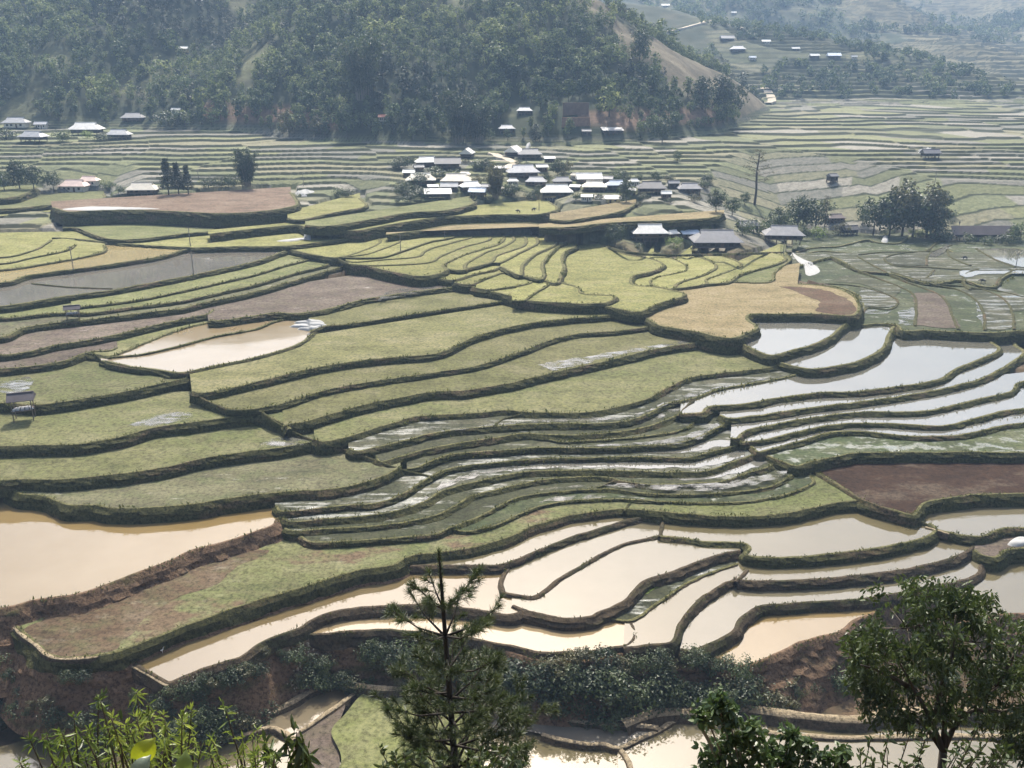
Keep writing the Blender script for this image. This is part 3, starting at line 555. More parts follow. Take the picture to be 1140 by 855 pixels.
def land(X, Y, full=False):
    X = np.asarray(X, float); Y = np.asarray(Y, float)
    f, h1, h2, h3 = land0(X, Y)
    mx = np.maximum(np.maximum(h1, h2), h3)
    base = f+np.maximum(mx, 0)
    terr = np.clip((Y-270)/15, 0, 1)                      # terraced: valley floor, the spur's foot, the far right slopes
    w1 = terr*np.clip(1-h1/7, 0, 1)*np.clip(1-h2/10, 0, 1)*np.clip(1-h3/4, 0, 1)
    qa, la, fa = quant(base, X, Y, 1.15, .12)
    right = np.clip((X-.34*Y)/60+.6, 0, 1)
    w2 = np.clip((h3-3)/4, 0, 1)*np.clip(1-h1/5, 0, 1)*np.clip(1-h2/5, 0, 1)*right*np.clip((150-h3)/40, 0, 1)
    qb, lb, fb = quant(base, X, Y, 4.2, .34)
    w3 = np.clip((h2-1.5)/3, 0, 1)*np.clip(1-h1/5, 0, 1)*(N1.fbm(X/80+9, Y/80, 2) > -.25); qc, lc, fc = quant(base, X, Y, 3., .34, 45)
    h = base*(1-np.clip(w1+w2, 0, 1))+qa*w1+qb*w2*(1-w1)
    h = np.where(w1+w2 > 1, np.where(w1 >= .5, qa, qb), h)
    h = h*(1-w3)+qc*w3
    near = np.clip((Y-60)/20, 0, 1)*np.clip((250-Y)/40, 0, 1)*N1.fbm(X/6, Y/6, 4)*.55
    h = h+near
    r, c = gidx(X, Y); low = LOW[r, c]
    inside = (Y > 62) & (Y < GY0+GS*(GH-4)) & (X > GX0+2) & (X < GX0+GS*(GW-4))
    h = np.where(inside, np.minimum(h, low), h)
    if not full: return h
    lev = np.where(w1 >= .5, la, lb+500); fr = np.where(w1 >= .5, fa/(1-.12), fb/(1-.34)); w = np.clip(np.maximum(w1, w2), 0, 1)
    lev = np.where(w3 > .5, lc+900, lev); fr = np.where(w3 > .5, fc/(1-.34), fr); w = np.maximum(w, w3)
    return h, lev, fr, w, h1, h2, h3
def ground(X, Y):
    """height of whatever one stands on: terrace or land"""
    h = land(X, Y); r, c = gidx(X, Y); t = TOP[r, c]
    ins = (np.asarray(Y) > 62) & (np.asarray(Y) < GY0+GS*(GH-4)) & (np.asarray(X) > GX0) & (np.asarray(X) < GX0+GS*GW)
    return np.where(ins & ~np.isnan(t), np.fmax(h, t), h)
def hit(x, y, tmin=55., tmax=2200.):
    """where the ray through a pixel of the photograph meets the ground"""
    dx, dy, dz = ray(x, y); t = np.exp(np.linspace(math.log(tmin), math.log(tmax), 5000))
    g = ground(dx*t, dy*t)-dz*t; i = np.nonzero(g > 0)[0]
    i = i[0] if len(i) else len(t)-1
    a, b = t[max(i-1, 0)], t[i]
    for _ in range(18):
        m = (a+b)/2
        if float(ground(dx*m, dy*m)) > dz*m: b = m
        else: a = m
    g0 = float(ground(dx*b, dy*b)); rz = float(dz*b)
    if g0-rz > .6: return float(dx*b), float(dy*b)-(g0-rz)*.7, rz      # on the face of a bank
    return float(dx*b), float(dy*b), g0
def mpp(X, Y, Z): return (Y*CP-Z*SP)/FPX                # metres per pixel of the photograph

# ------------------------------------------------------------------ terrace meshes
def resample(P, step):
    d = np.concatenate([[0], np.cumsum(np.hypot(*np.diff(P, axis=0).T))]); n = max(3, int(d[-1]/step)+1)
    s = np.linspace(0, d[-1], n); return np.stack([np.interp(s, d, P[:, 0]), np.interp(s, d, P[:, 1])], 1)
def normals(P, closed=False):
    if closed: T = np.roll(P, -1, 0)-np.roll(P, 1, 0)
    else: T = np.gradient(P, axis=0)
    T /= np.maximum(np.hypot(T[:, 0], T[:, 1]), 1e-9)[:, None]
    return np.stack([T[:, 1], -T[:, 0]], 1)
def strip(mb, rings, m, ms=None):
    L = len(rings[0]); V = [tuple(p) for r in rings for p in r]; F = []; o = len(mb.v); mb.v += V
    for k in range(len(rings)-1):
        for i in range(L-1):
            mb.f.append((o+k*L+i, o+k*L+i+1, o+(k+1)*L+i+1, o+(k+1)*L+i)); mb.m.append(m if ms is None else ms[k])
for (hi, lo), v in pairs.items():
    if v[0] >= 3: FL[hi]['drop'] = max(FL[hi].get('drop', 0), FL[hi]['h']-FL[lo]['h'])
WATER = ('TW', 'TO', 'TG', 'SV', 'GY', 'YO')
KIND = dict(TW='tan muddy', TO='orange brown muddy', TG='grey brown muddy', SV='silver sky-reflecting', GY='shallow grey muddy', YO='ochre muddy', PU='glistening puddle', PL='torn brown earth', RB='reddish brown earth', SG='bright green seedling', GR='green stubble',
            GB='green and bare earth', YG='yellow green stubble', TN='tan stubble', GW='wet green stubble', GP='olive stubble', DW='dark wet stubble', DB='dark half-flooded',
            DG='dark green stubble', MD='purple brown mud', MG='thinly grassed mud', SB='ploughed brown earth', BR='dry brown earth')
ZONE = dict(n='on the near side of the stream', F='in the low curved paddies above the stream bank', M='in the stack of curved terraces at mid slope', S='on the right slope', L='on the left slope',
            t='in the fan of narrow terraces below the village', x='at the foot of the fan of terraces', B='beside the fan below the big grey roof', U='at the edge of the village', D='in the low curved paddies', G='on the right slope', P='on the left slope', R='below the dark grove', T='in the fan of narrow terraces')
SPECIAL = dict(P1='largest tan flooded paddy, cut off by the left border of the photo', S1='brown ploughed earth field behind a tall dark bank on the right', B2='wide tan stubble field with a brown patch on its right end',
               F12='large crescent of tan water on a thick green bank at right', P2='small orange pond paddy with white covered seedbeds in its corner', U7='raised dry brown plot with pale edge behind the left fields',
               F9='orange-edged pond paddy in front of the broad leaved tree', G6='long dark green terrace directly above the brown ploughed field', F7='narrow paddy strip with bright green seedlings',
               F17='green and torn brown terrace below the largest tan paddy', R0='broad dark wet paddy ground with winding ridges below the grove', B0='widest yellow green stubble field beside the fan of narrow terraces')
def build_field(k, f):
    h = f['h']; n = f['n']; P = f['plan']; z = float(np.mean(P[:n, 1])); wat = f['t'] in WATER
    step = max(.45, z/230.)
    if f['e'] == 'p':
        ring = catmull(P, step, True); lip = ring
    else:
        lip = resample(catmull(P[:n], step), step)
        nz = N1.fbm(lip[:, 0]/3.1+k*3, lip[:, 1]/3.1, 3)*.17+N2(lip[:, 0]/1.1, lip[:, 1]/1.1)*.07
        lip = lip+normals(lip)*nz[:, None]
        ring = np.vstack([lip, P[n:]])
    r = delaunay_2d_cdt([Vector(p) for p in ring], [], [list(range(len(ring)))], 1, 1e-4)
    mb = MB(); mb.add([(p.x, p.y, h) for p in r[0]], [tuple(t) if True else t for t in r[2]], 0)
    if f['e'] != 'p':
        N = normals(lip); L = len(lip)
        deep = f['id'] in ('F10', 'F9', 'F1', 'F2', 'F8', 'F4', 'F3', 'F17', 'P1')
        drop = max(f.get('drop', 0)+.8, 1.2)+(5 if deep else 0)
        sl = {'be': .75, 'bb': .42, 'bg': .40}[f['b']]
        if f['id'] == 'F17': sl = .5
        rim = (.20 if wat else .11)*min(1.6, max(.8, z/150)); wd = (.34 if wat else .28)*min(2., max(.9, z/140))
        wob = 1+.6*N2.fbm(lip[:, 0]/2.6, lip[:, 1]/2.6, 4)
        hz = h+rim*wob
        def ringat(off, zz): 
            q = lip+N*np.asarray(off).reshape(-1, 1) if np.ndim(off) else lip+N*off
            return np.column_stack([q, zz if np.ndim(zz) else np.full(L, zz)])
        rings = [ringat(-wd*1.9, h-.06), ringat(-wd*1.1, hz-rim*.1), ringat(-wd*.3, hz)]
        ms = [2, 2]
        S_ = 14 if deep else 8; shw = 1+.7*N1.fbm(lip[:, 0]/5, lip[:, 1]/5, 3)
        for j in range(S_+1):
            t = j/S_; d = drop*t; sh = .34*min(f.get('drop', 1.), 1.7)*shw; od = np.minimum(d, sh)*1.15+np.maximum(d-sh, 0)*(.24 if f['b'] != 'be' else .6)+(max(0, d-1.6)*.40 if deep else 0); rough = (N3.fbm(lip[:, 0]/1.6+j*.7, lip[:, 1]/1.6+j*1.3, 3))*.42*math.sin(PI*min(1, t*1.6+.08))
            if f['id'][0] == 'U': rough = rough*2.2
            if deep and d > 1.6: rough = rough*1.9
            if f['b'] == 'be': rough = rough*1.25+N1.fbm(lip[:, 0]/4+j*.2, lip[:, 1]/4, 3)*.7*min(1, 2*t)
            rings.append(ringat(.05+od+rough, hz-.05-d)); ms.append(2 if not j else 3 if deep and d > 1.9 else 1)
        # the rings are given from the inside out; lips run left to right as seen from the camera
        strip(mb, rings, 1, ms)
    rm = {'be': 'be' if wat else 'rg', 'bb': 'bb' if wat else 'rg', 'bg': 'rg', 'bl': 'bl'}[f['b']]
    me = mb.mesh('paddy', [M[f['t']], M[f['b']], M[rm], M['be']])
    name = 'paddy_water' if wat else 'paddy_field'
    lab = SPECIAL.get(f['id'], '%s paddy terrace %s' % (KIND[f['t']], ZONE[f['id'][0]]))
    o = link(name, me, kind='structure', label=lab, category='paddy')
    if f['id'] not in SPECIAL: o['group'] = '%s paddies %s' % (KIND[f['t']], ZONE[f['id'][0]])
    return o
for k, f in enumerate(FL): build_field(k, f)
def px_top(x, y):
    best = -1
    for dx in (-2, 0, 2):
        for dy in (-2, 0, 2):
            X_, Y_ = int(round(x+dx))+100, int(round(y+dy))
            if 0 <= X_ < 1340 and 0 <= Y_ < 900 and LAB[Y_, X_] > best: best = LAB[Y_, X_]
    return FL[best]['h'] if best >= 0 else None
def poly_px(s): return np.array([[float(q) for q in w.split(',')] for w in s.split()])
bund_mb = {}
for ln in BUNDS.strip().splitlines():
    w, hh, b, p = ln.split('|'); w = float(w); hh = float(hh); p = catmull(poly_px(p), 4.)
    hs = np.array([px_top(*q) if px_top(*q) is not None else prior(q[1])-.4 for q in p])
    hs = np.convolve(np.pad(hs, 4, mode='edge'), np.ones(9)/9, 'valid')
    X, Y = on_plane(p[:, 0], p[:, 1], hs+hh); Q = np.column_stack([X, Y, hs])
    d = np.concatenate([[0], np.cumsum(np.hypot(np.diff(X), np.diff(Y)))]); n = max(4, int(d[-1]/.8)); s = np.linspace(0, d[-1], n)
    Q = np.column_stack([np.interp(s, d, Q[:, i]) for i in range(3)]); L = Q[:, :2]; N = normals(L); z = Q[:, 2]
    L = L+N*(N1.fbm(L[:, 0]/2.5, L[:, 1]/2.5, 3)*.18)[:, None]
    wob = N2.fbm(L[:, 0]/1.8, L[:, 1]/1.8, 3)
    w = w*max(1, Q[:, 1].mean()/170)
    prof = [(-.5-1.1*hh/w, -1.1), (-.5, .72), (-.28, 1.), (.1, 1.04), (.4, .78), (.5+1.1*hh/w, -1.1)]
    rings = []
    for a, c in prof:
        off = a*w*(1+.3*wob); rings.append(np.column_stack([L+N*off[:, None], z+c*hh+(.08*wob if c > 0 else -.4)]))
    mb = bund_mb.setdefault(b, MB()); strip(mb, rings, 0, [1, 0, 0, 0, 1] if b == 'bl' else [0]*5)
for b, mb in bund_mb.items():
    m2 = {'bl': 'bb', 'bb': 'bb', 'bg': 'bg'}[b]
    link('bund_land', mb.mesh('bund', [M[b], M[m2]], True), kind='structure', category='field ridge',
         label={'bl': 'pale trodden earth ridges round the paddies nearest the camera', 'bb': 'short brown mud ridges between flooded paddies', 'bg': 'thin grassy ridges winding between the paddies'}[b])
for i, ln in enumerate(PATCHES.strip().splitlines()):
    t, p = ln.split('|'); p = poly_px(p); hv = [px_top(*(q*.6+p.mean(0)*.4)) for q in p]; hv = [round(q, 4) for q in hv if q is not None]; h = max(set(hv), key=hv.count)+.03+.004*i
    X, Y = on_plane(p[:, 0], p[:, 1], h); P = resample(catmull(np.vstack([np.stack([X, Y], 1), [[X[0], Y[0]]]]), .8), .5)[:-1]; P = P+normals(P)*(N1.fbm(P[:, 0]/2.2, P[:, 1]/2.2, 4)*.9)[:, None]
    r = delaunay_2d_cdt([Vector(q) for q in P], [], [list(range(len(P)))], 1, 1e-4)
    mb = MB(); mb.add([(q.x, q.y, h) for q in r[0]], [tuple(q) for q in r[2]])
    link('paddy_water' if t in WATER else 'paddy_field', mb.mesh('patch', [M[t]]), kind='structure', category='paddy', label='%s patch lying inside a larger terrace' % KIND[t], group='%s patches inside larger terraces' % KIND[t])

# ------------------------------------------------------------------ the land: one sheet from under the camera to the far slopes
def build_land():
    xs = np.concatenate([np.linspace(-620, -160, 70), np.arange(-155, 1296, 1.45), np.linspace(1300, 1760, 70)])
    ang = np.arctan((xs-570)/FPX/1.0)
    ys = np.concatenate([np.linspace(-40, 56, 40), np.arange(60, 260, 1.1), np.arange(260, 620, .72), np.arange(620, 900, 1.4), np.geomspace(901, 2700, 330)])
    T, Yg = np.meshgrid(np.tan(ang), ys); Xg = T*np.maximum(Yg, 40)*1.06
    h, lev, fr, w, h1, h2, h3 = land(Xg, Yg, True)
    V = np.column_stack([Xg.ravel(), Yg.ravel(), h.ravel()]); R, C = Xg.shape
    idx = np.arange(R*C).reshape(R, C); F = np.stack([idx[:-1, :-1], idx[:-1, 1:], idx[1:, 1:], idx[1:, :-1]], -1).reshape(-1, 4)
    me = mesh_np('land', V, F, [], None, True)
    # what grows or lies there: each terrace cell has a ground of its own
    cell = np.floor(Xg/(26+10*((lev*7.31) % 1))+N2.fbm(Xg/60, Yg/60, 2)*.5+lev*.37)
    hsh = np.modf(np.abs(np.sin(lev*12.9898+cell*78.233)*43758.5453))[0]
    pal = np.array([[.145, .155, .06], [.185, .19, .075], [.12, .13, .055], [.165, .16, .085], [.20, .185, .10], [.17, .16, .125], [.15, .145, .115], [.165, .18, .075], [.13, .145, .06], [.25, .23, .18]])
    pal = pal*.84+pal.mean(1, keepdims=True)*.24; ci = np.clip((hsh*len(pal)).astype(int), 0, len(pal)-1); c = pal[ci]
    wet = 0*np.isin(ci, [6])*np.clip(w*2-1, 0, 1)*((h3 < 3))
    far = (h3 > 3)[..., None]; c = np.where(far & (w > .3)[..., None], np.array([.17, .15, .085])*(.75+.5*hsh[..., None]), c)
    ris = np.clip((fr-.96)/.04, 0, 1)[..., None]; c = c*(1-ris)+np.array([.028, .034, .016])*ris  # riser faces darkened in the colour to stand in for their shade
    nn = N1.fbm(Xg/9, Yg/9, 4)[..., None]; nb = N2.fbm(Xg/38, Yg/38, 4)[..., None]
    wood = np.array([.03, .04, .018])+np.clip(nn, -.5, .5)*np.array([.03, .025, .012])
    dry = np.array([.15, .122, .08])*(1+.8*nn)
    cr = np.clip(1-np.abs((Yg-yb(Xg))-(178-Xg)*.93+6-18*(Xg < 60))/(30+32*(Xg > 85)), 0, 1)*np.clip((Xg-0)/60, 0, 1)*(h1 > 3)    # bare crest of the wooded spur
    cr = np.clip(cr*2+nb[..., 0]*.8-.35, 0, 1)[..., None]
    cl = np.clip((-.38-N3.fbm(Xg/30, Yg/30, 3))/.1, 0, 1)[..., None]; wood = wood*(1-cl)+np.array([.105, .108, .052])*(1+.7*nn)*cl
    hillc = wood*(1-cr)+dry*cr
    h2c = np.where((nb > .05), np.array([.13, .125, .065]), np.array([.06, .07, .032]))*(1+.4*nn)
    h3c = np.where((nb+.6*nn > .12), np.array([.105, .105, .06]), np.array([.035, .05, .024]))*(1+.3*nn)
    gl = np.array([.105, .07, .042])*(1+.9*nn)+np.clip(nb*2, -.4, .6)*np.array([.06, .04, .025])
    b1 = np.clip(h1/4, 0, 1)[..., None]; b2 = (np.clip((h2-8)/8, 0, 1)*(.35+.65*(ris[..., 0] < .3)))[..., None]*.8; b3 = (np.clip((h3-3)/4, 0, 1)*np.clip(1-w*1.5, 0, 1))[..., None]
    c = c*(1-b3)+h3c*b3; c = c*(1-b2)+h2c*b2; c = c*(1-b1)+hillc*b1
    red = np.clip(1-np.abs(h1-9-4*nb[..., 0])/5, 0, 1)*((np.abs(Xg+128) < 40)|(np.abs(Xg-78) < 45)); red = np.clip(red*1.6, 0, 1)[..., None]
    c = c*(1-red)+np.array([.20, .125, .085])*(1+.4*nn)*red
    nr = np.clip((300-Yg)/25, 0, 1)[..., None]; c = c*(1-nr)+gl*nr
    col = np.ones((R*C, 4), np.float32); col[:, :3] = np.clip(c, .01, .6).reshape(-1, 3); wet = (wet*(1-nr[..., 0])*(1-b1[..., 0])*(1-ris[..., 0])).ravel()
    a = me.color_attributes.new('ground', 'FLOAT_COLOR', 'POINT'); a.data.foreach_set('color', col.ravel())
    b = me.attributes.new('wet', 'FLOAT', 'POINT'); b.data.foreach_set('value', wet.astype(np.float32))
    m, nt, bs = newmat('land_ground'); at = nd(nt, 'ShaderNodeAttribute', attribute_name='ground'); aw = nd(nt, 'ShaderNodeAttribute', attribute_name='wet')
    f1 = noise(nt, pos(nt, .5, .5, .5), 1., 8, .75); c1 = mix(nt, ramp(nt, f1, [(.38, (1, 1, 1)), (.62, (0, 0, 0))]), at.outputs['Color'], (.03, .035, .017)); 
    c2 = mix(nt, .55, at.outputs['Color'], c1); nt.links.new(c2, bs.inputs['Base Color'])
    nt.links.new(mth(nt, 'MULTIPLY_ADD', aw.outputs['Fac'], -.75, .95), bs.inputs['Roughness']); setp(bs, IOR=1.3)
    bump(nt, bs, f1, .6, .3); me.materials.append(m)
    link('terrain', me, kind='structure', category='land', label='valley floor, stream banks and hillsides under the paddies and woods')
build_land()
# ------------------------------------------------------------------ plants
def mat_leaf(name, cs, trans=.3, rough=.5, spec=.5, osc=.25, tcol=None):
    m, nt, b = newmat(name); g = nd(nt, 'ShaderNodeNewGeometry'); oi = nd(nt, 'ShaderNodeObjectInfo')
    st = [(i/(len(cs)-1) if len(cs) > 1 else 0, c) for i, c in enumerate(cs)]
    n = noise(nt, pos(nt), osc, 2, .5)
    r = mth(nt, 'MULTIPLY_ADD', mth(nt, 'SUBTRACT', n, .5), 1.3, mth(nt, 'MULTIPLY_ADD', g.outputs['Random Per Island'], .55, mth(nt, 'MULTIPLY', oi.outputs['Random'], .45)))
    c = ramp(nt, r, st)
    if osc < .2: c = mix(nt, 1., c, ramp(nt, noise(nt, pos(nt), .022, 4, .6), [(.36, (.55, .6, .62)), (.5, (1, 1, 1)), (.64, (1.5, 1.4, 1.25))]), 'MULTIPLY')
    nt.links.new(c, b.inputs['Base Color']); setp(b, Roughness=rough); b.inputs['Specular IOR Level'].default_value = spec
    t = nd(nt, 'ShaderNodeBsdfTranslucent'); hv = nd(nt, 'ShaderNodeHueSaturation'); hv.inputs['Value'].default_value = 1.25; hv.inputs['Saturation'].default_value = 1.1
    nt.links.new(c, hv.inputs['Color']); nt.links.new(hv.outputs[0], t.inputs['Color'])
    ms = nd(nt, 'ShaderNodeMixShader'); ms.inputs[0].default_value = trans; nt.links.new(b.outputs[0], ms.inputs[1]); nt.links.new(t.outputs[0], ms.inputs[2])
    nt.links.new(ms.outputs[0], nt.nodes['Material Output'].inputs['Surface']); return m
M['lf1'] = mat_leaf('dark_foliage', [(.022, .034, .016), (.04, .058, .024), (.085, .105, .045)], .3)
M['lf2'] = mat_leaf('mid_green_foliage', [(.035, .052, .022), (.065, .09, .034), (.13, .155, .065)], .35)
M['fo1'] = mat_leaf('wood_foliage_dark', [(.028, .045, .024), (.06, .085, .04), (.14, .17, .08)], .35, .6, .3, .12)
M['fo2'] = mat_leaf('wood_foliage_light', [(.035, .055, .026), (.085, .112, .05), (.20, .23, .11)], .35, .6, .3, .12)
M['lf3'] = mat_leaf('olive_foliage', [(.06, .065, .03), (.09, .09, .04), (.13, .12, .055)], .3)
M['lf4'] = mat_leaf('bright_foliage', [(.10, .15, .04), (.15, .20, .05), (.20, .25, .07)], .4)
M['con'] = mat_leaf('conifer_foliage', [(.018, .028, .014), (.03, .042, .02), (.045, .055, .026)], .15)
M['pin'] = mat_leaf('pine_needles', [(.03, .045, .018), (.055, .075, .028), (.10, .12, .046)], .25, .45, .5, 1.5)
M['glo'] = mat_leaf('glossy_leaves', [(.026, .042, .014), (.048, .07, .022), (.09, .12, .036)], .28, .46, .5, .9)
M['shr'] = mat_leaf('fresh_shoot_leaves', [(.065, .10, .026), (.15, .20, .045), (.29, .33, .085)], .42, .4, .5, 3.)
M['lob'] = mat_leaf('lobed_leaves', [(.03, .055, .02), (.05, .085, .028), (.10, .135, .045)], .3, .38, .5, 2.)
M['yel'] = mat_leaf('yellow_green_leaf', [(.20, .25, .03), (.28, .31, .04)], .5, .4, .5, 3.)
M['gle'] = mat_leaf('grey_green_leaf', [(.16, .20, .14), (.20, .24, .17)], .25, .4, .5, 3.)
M['grs'] = mat_leaf('grass_blades', [(.05, .06, .022), (.08, .09, .033), (.14, .135, .055)], .35, .6, .3, .4)
M['bark'] = mat_flat('bark', (.075, .058, .042), .9, .4, 3.)
M['dbark'] = mat_flat('dark_bark', (.03, .024, .018), .95, .4, 4.)
M['pale_bark'] = mat_flat('pale_bark', (.22, .19, .14), .85, .3, 6.)
def rot_frames(n, rng, droop=0., up=None):
    """n random orthonormal frames (along, across, normal)"""
    a = rng.normal(size=(n, 3)); 
    if up is not None: a = a*.6+up
    a[:, 2] -= droop; a /= np.linalg.norm(a, axis=1)[:, None]
    b = np.cross(a, rng.normal(size=(n, 3))); b /= np.linalg.norm(b, axis=1)[:, None]
    return a, b, np.cross(a, b)
def leaves(C, size, asp, rng, droop=0., up=None, fold=.25, var=.35, out=None):
    n = len(C); a, b, c = rot_frames(n, rng, droop, up)
    if out is not None:
        c = out+rng.normal(size=(n, 3))*.33; c /= np.linalg.norm(c, axis=1)[:, None]; a = a-c*np.einsum('ij,ij->i', a, c)[:, None]; a /= np.linalg.norm(a, axis=1)[:, None]; b = np.cross(c, a)
    s = (size*(1+var*rng.uniform(-1, 1, n)))[:, None]
    v0 = C; v2 = C+a*s; mid = C+a*s*.45+c*s*fold*asp
    V = np.stack([v0, mid+b*s*asp*.5, v2, mid-b*s*asp*.5], 1).reshape(-1, 3)
    F = np.arange(4*n).reshape(n, 4); return V, F
def clump_cloud(clumps, per, rng, flat=.8, nrm=None):
    out = []; N_ = []
    for (c, r) in clumps:
        k = max(3, int(per*rng.uniform(.7, 1.3))); d = rng.normal(size=(k, 3)); d /= np.linalg.norm(d, axis=1)[:, None]
        out.append(np.asarray(c)+d*(r*rng.uniform(.55, 1.08, k)**.6)[:, None]*np.array([1, 1, flat]))
        if nrm is not None: e = d*.8+(np.asarray(c)-nrm)/(np.linalg.norm(np.asarray(c)-nrm)+1e-6)*.7+np.array([0, 0, .25]); N_.append(e/np.linalg.norm(e, axis=1)[:, None])
    return np.vstack(out) if nrm is None else (np.vstack(out), np.vstack(N_))
def crown_clumps(n, rx, rz, cz, rng, cr, shape='round'):
    cl = []
    while len(cl) < n:
        p = rng.uniform(-1, 1, 3)
        if shape == 'round' and not (.25 < np.dot(p, p) < 1): continue
        if shape == 'oval' and not (p[0]**2+p[1]**2 < (1-abs(p[2])**1.6)): continue
        if shape == 'cone' and not (p[0]**2+p[1]**2 < ((1-p[2])/2)**2): continue
        cl.append((np.array([p[0]*rx, p[1]*rx, cz+p[2]*rz]), cr*rng.uniform(.6, 1.25)))
    return cl
def trunk_mb(h, r, rng, limbs=5, crown_z=None, spread=1.):
    mb = MB(); bend = rng.uniform(-.12, .12, 2)*h
    P = [(bend[0]*t*t, bend[1]*t*t, h*t) for t in (0, .25, .5, .75, 1)]
    mb.tube(P, [r*1.25, r, r*.8, r*.6, r*.25], 6)
    for i in range(limbs):
        t = rng.uniform(.35, .8); w = rng.uniform(0, 2*PI); L = spread*rng.uniform(.5, 1.)
        p0 = Vector((bend[0]*t*t, bend[1]*t*t, h*t)); d = Vector((math.cos(w), math.sin(w), .8))
        mb.tube([p0, p0+d*L*.5, p0+d*L*.9+Vector((0, 0, .15*L))], [r*.55, r*.35, r*.12], 5)
    return mb
def join_np(parts):
    V = []; F = []; m = []; o = 0
    for v, f, k in parts:
        V.append(v); F.append(f+o); m.append(np.full(len(f), k)); o += len(v)
    return np.vstack(V), np.vstack(F), np.concatenate(m)
def mb_quads(mb):
    F = np.array([f if len(f) == 4 else (f[0], f[1], f[2], f[2]) for f in mb.f if len(f) == 4]); return np.array(mb.v, float), F
def broad_crown(h, rx, rz, seed, lf, per=26, n=26, shape='round', size=.55, cz=None):
    """crown mesh of a tree of height h (metres)"""
    rng = np.random.default_rng(seed); cz = h-rz if cz is None else cz
    C, Nn = clump_cloud(crown_clumps(n, rx, rz, cz, rng, rx*.42, shape), per, rng, .8, np.array([0, 0, cz-rz*.3])); V, F = leaves(C, size, .75, rng, out=Nn)
    return mesh_np('crown', V, F, [M[lf]])
HIDDEN = Vector((0, -40, 60))
PROTO = {}
def proto_tree(key, h, rx, rz, seed, lf, shape='round', per=26, n=26, size=.55, name='tree', tr=.16, bark='bark'):
    rng = np.random.default_rng(seed)
    PROTO[key] = dict(h=h, crown=broad_crown(h, rx, rz, seed, lf, per, n, shape, size), trunk=trunk_mb(h*.72, tr, rng, 5, None, rx*.7).mesh('trunk', [M[bark]]), name=name)
def plant(key, x, y, hpx, label, group=None, cat='tree', wx=1., name=None, rz=None, p3=None):
    """stands a plant where the photograph shows its foot, hpx pixels tall"""
    p = p3 or hit(x, y); pr = PROTO[key]; sc = hpx*mpp(*p)/pr['h']
    t = link(name or pr['name'], None, None, p, random.uniform(0, 6.28) if rz is None else rz, label=label, category=cat, group=group)
    t.scale = (sc*wx, sc*wx, sc)
    if pr.get('trunk'): link('trunk', pr['trunk'], t)
    link('crown', pr['crown'], t)
    return t
proto_tree('r1', 8, 3.6, 3.2, 21, 'lf1', per=34, n=34); proto_tree('r2', 8, 3.2, 3.0, 22, 'lf2', per=34, n=30); proto_tree('r3', 8, 3.0, 3.4, 23, 'lf1', 'oval', per=34, n=34)
proto_tree('o1', 8, 2.6, 3.4, 24, 'lf3', 'oval', per=30, n=28); proto_tree('b1', 3, 1.9, 1.45, 25, 'lf1', per=26, n=24, size=.32, tr=.05, name='shrub'); proto_tree('b2', 3, 1.8, 1.4, 26, 'lf2', per=26, n=24, size=.3, tr=.05, name='shrub')
proto_tree('b3', 3, 1.8, 1.4, 27, 'lf4', per=26, n=20, size=.3, tr=.05, name='shrub'); proto_tree('b4', 3, 1.7, 1.4, 28, 'lf3', per=26, n=22, size=.3, tr=.05, name='shrub')
def spire(seed):
    rng = np.random.default_rng(seed); C = []
    for k in range(9):
        z = 1.5+k*.8; r = 1.9*(1-k/9.5)*rng.uniform(.7, 1.2)
        for w in np.arange(0, 2*PI, .55)+rng.uniform(0, 1): C.append((np.array([math.cos(w)*r*.7, math.sin(w)*r*.7, z+.15*r]), .42+.1*r))
    V, F = leaves(clump_cloud(C, 16, rng, .45), .45, .5, rng)
    PROTO['spire%d' % seed] = dict(h=8.8, crown=mesh_np('crown', V, F, [M['con']]), trunk=trunk_mb(8.7, .14, rng, 0).mesh('trunk', [M['bark']]), name='conifer_tree')
for s in (31, 32, 33): spire(s)
def bamboo(key, seed, lf):
    rng = np.random.default_rng(seed); C = []; mb = MB()
    for k in range(34):
        w = rng.uniform(0, 2*PI); r = rng.uniform(0, 1.2); L = rng.uniform(5, 10); lean = rng.uniform(.05, .32); d = np.array([math.cos(w), math.sin(w)])
        P = [(d[0]*(r+lean*L*t*t), d[1]*(r+lean*L*t*t), L*(t-.12*t**4)) for t in (0, .3, .6, .85, 1)]
        mb.tube(P, [.06, .055, .045, .03, .01], 4)
        for t in np.linspace(.3, 1, 9): C.append((np.array([d[0]*(r+lean*L*t*t), d[1]*(r+lean*L*t*t), L*(t-.12*t**4)]), .55))
    V, F = leaves(clump_cloud(C, 15, rng, 1.), .6, .28, rng, .6)
    PROTO[key] = dict(h=9.5, crown=mesh_np('crown', V, F, [M[lf]]), trunk=mb.mesh('stems', [M['pale_bark']]), name='bamboo_clump')
bamboo('bam1', 41, 'lf1'); bamboo('bam2', 42, 'lf3')
def tall_bare(key, seed, lf):
    rng = np.random.default_rng(seed); mb = MB(); C = []
    mb.tube([(0, 0, 0), (.1, 0, 4), (-.1, .1, 9), (.1, 0, 13), (.2, 0, 15)], [.24, .2, .16, .11, .03], 6)
    for k in range(20):
        z = 6+k*.45; w = k*2.4+rng.uniform(-.4, .4); L = (3.6-.13*k)*rng.uniform(.7, 1.1); d = Vector((math.cos(w), math.sin(w), .25))
        p = Vector((0, 0, z)); mb.tube([p, p+d*L*.6, p+d*L+Vector((0, 0, .3))], [.07, .05, .02], 4)
        for t in (.55, .8, 1.): C.append((np.array(p+d*L*t), .55))
    V, F = leaves(clump_cloud(C, 13, rng, .5), .38, .35, rng)
    PROTO[key] = dict(h=15.2, crown=mesh_np('crown', V, F, [M[lf]]), trunk=mb.mesh('trunk', [M['bark']]), name='tree')
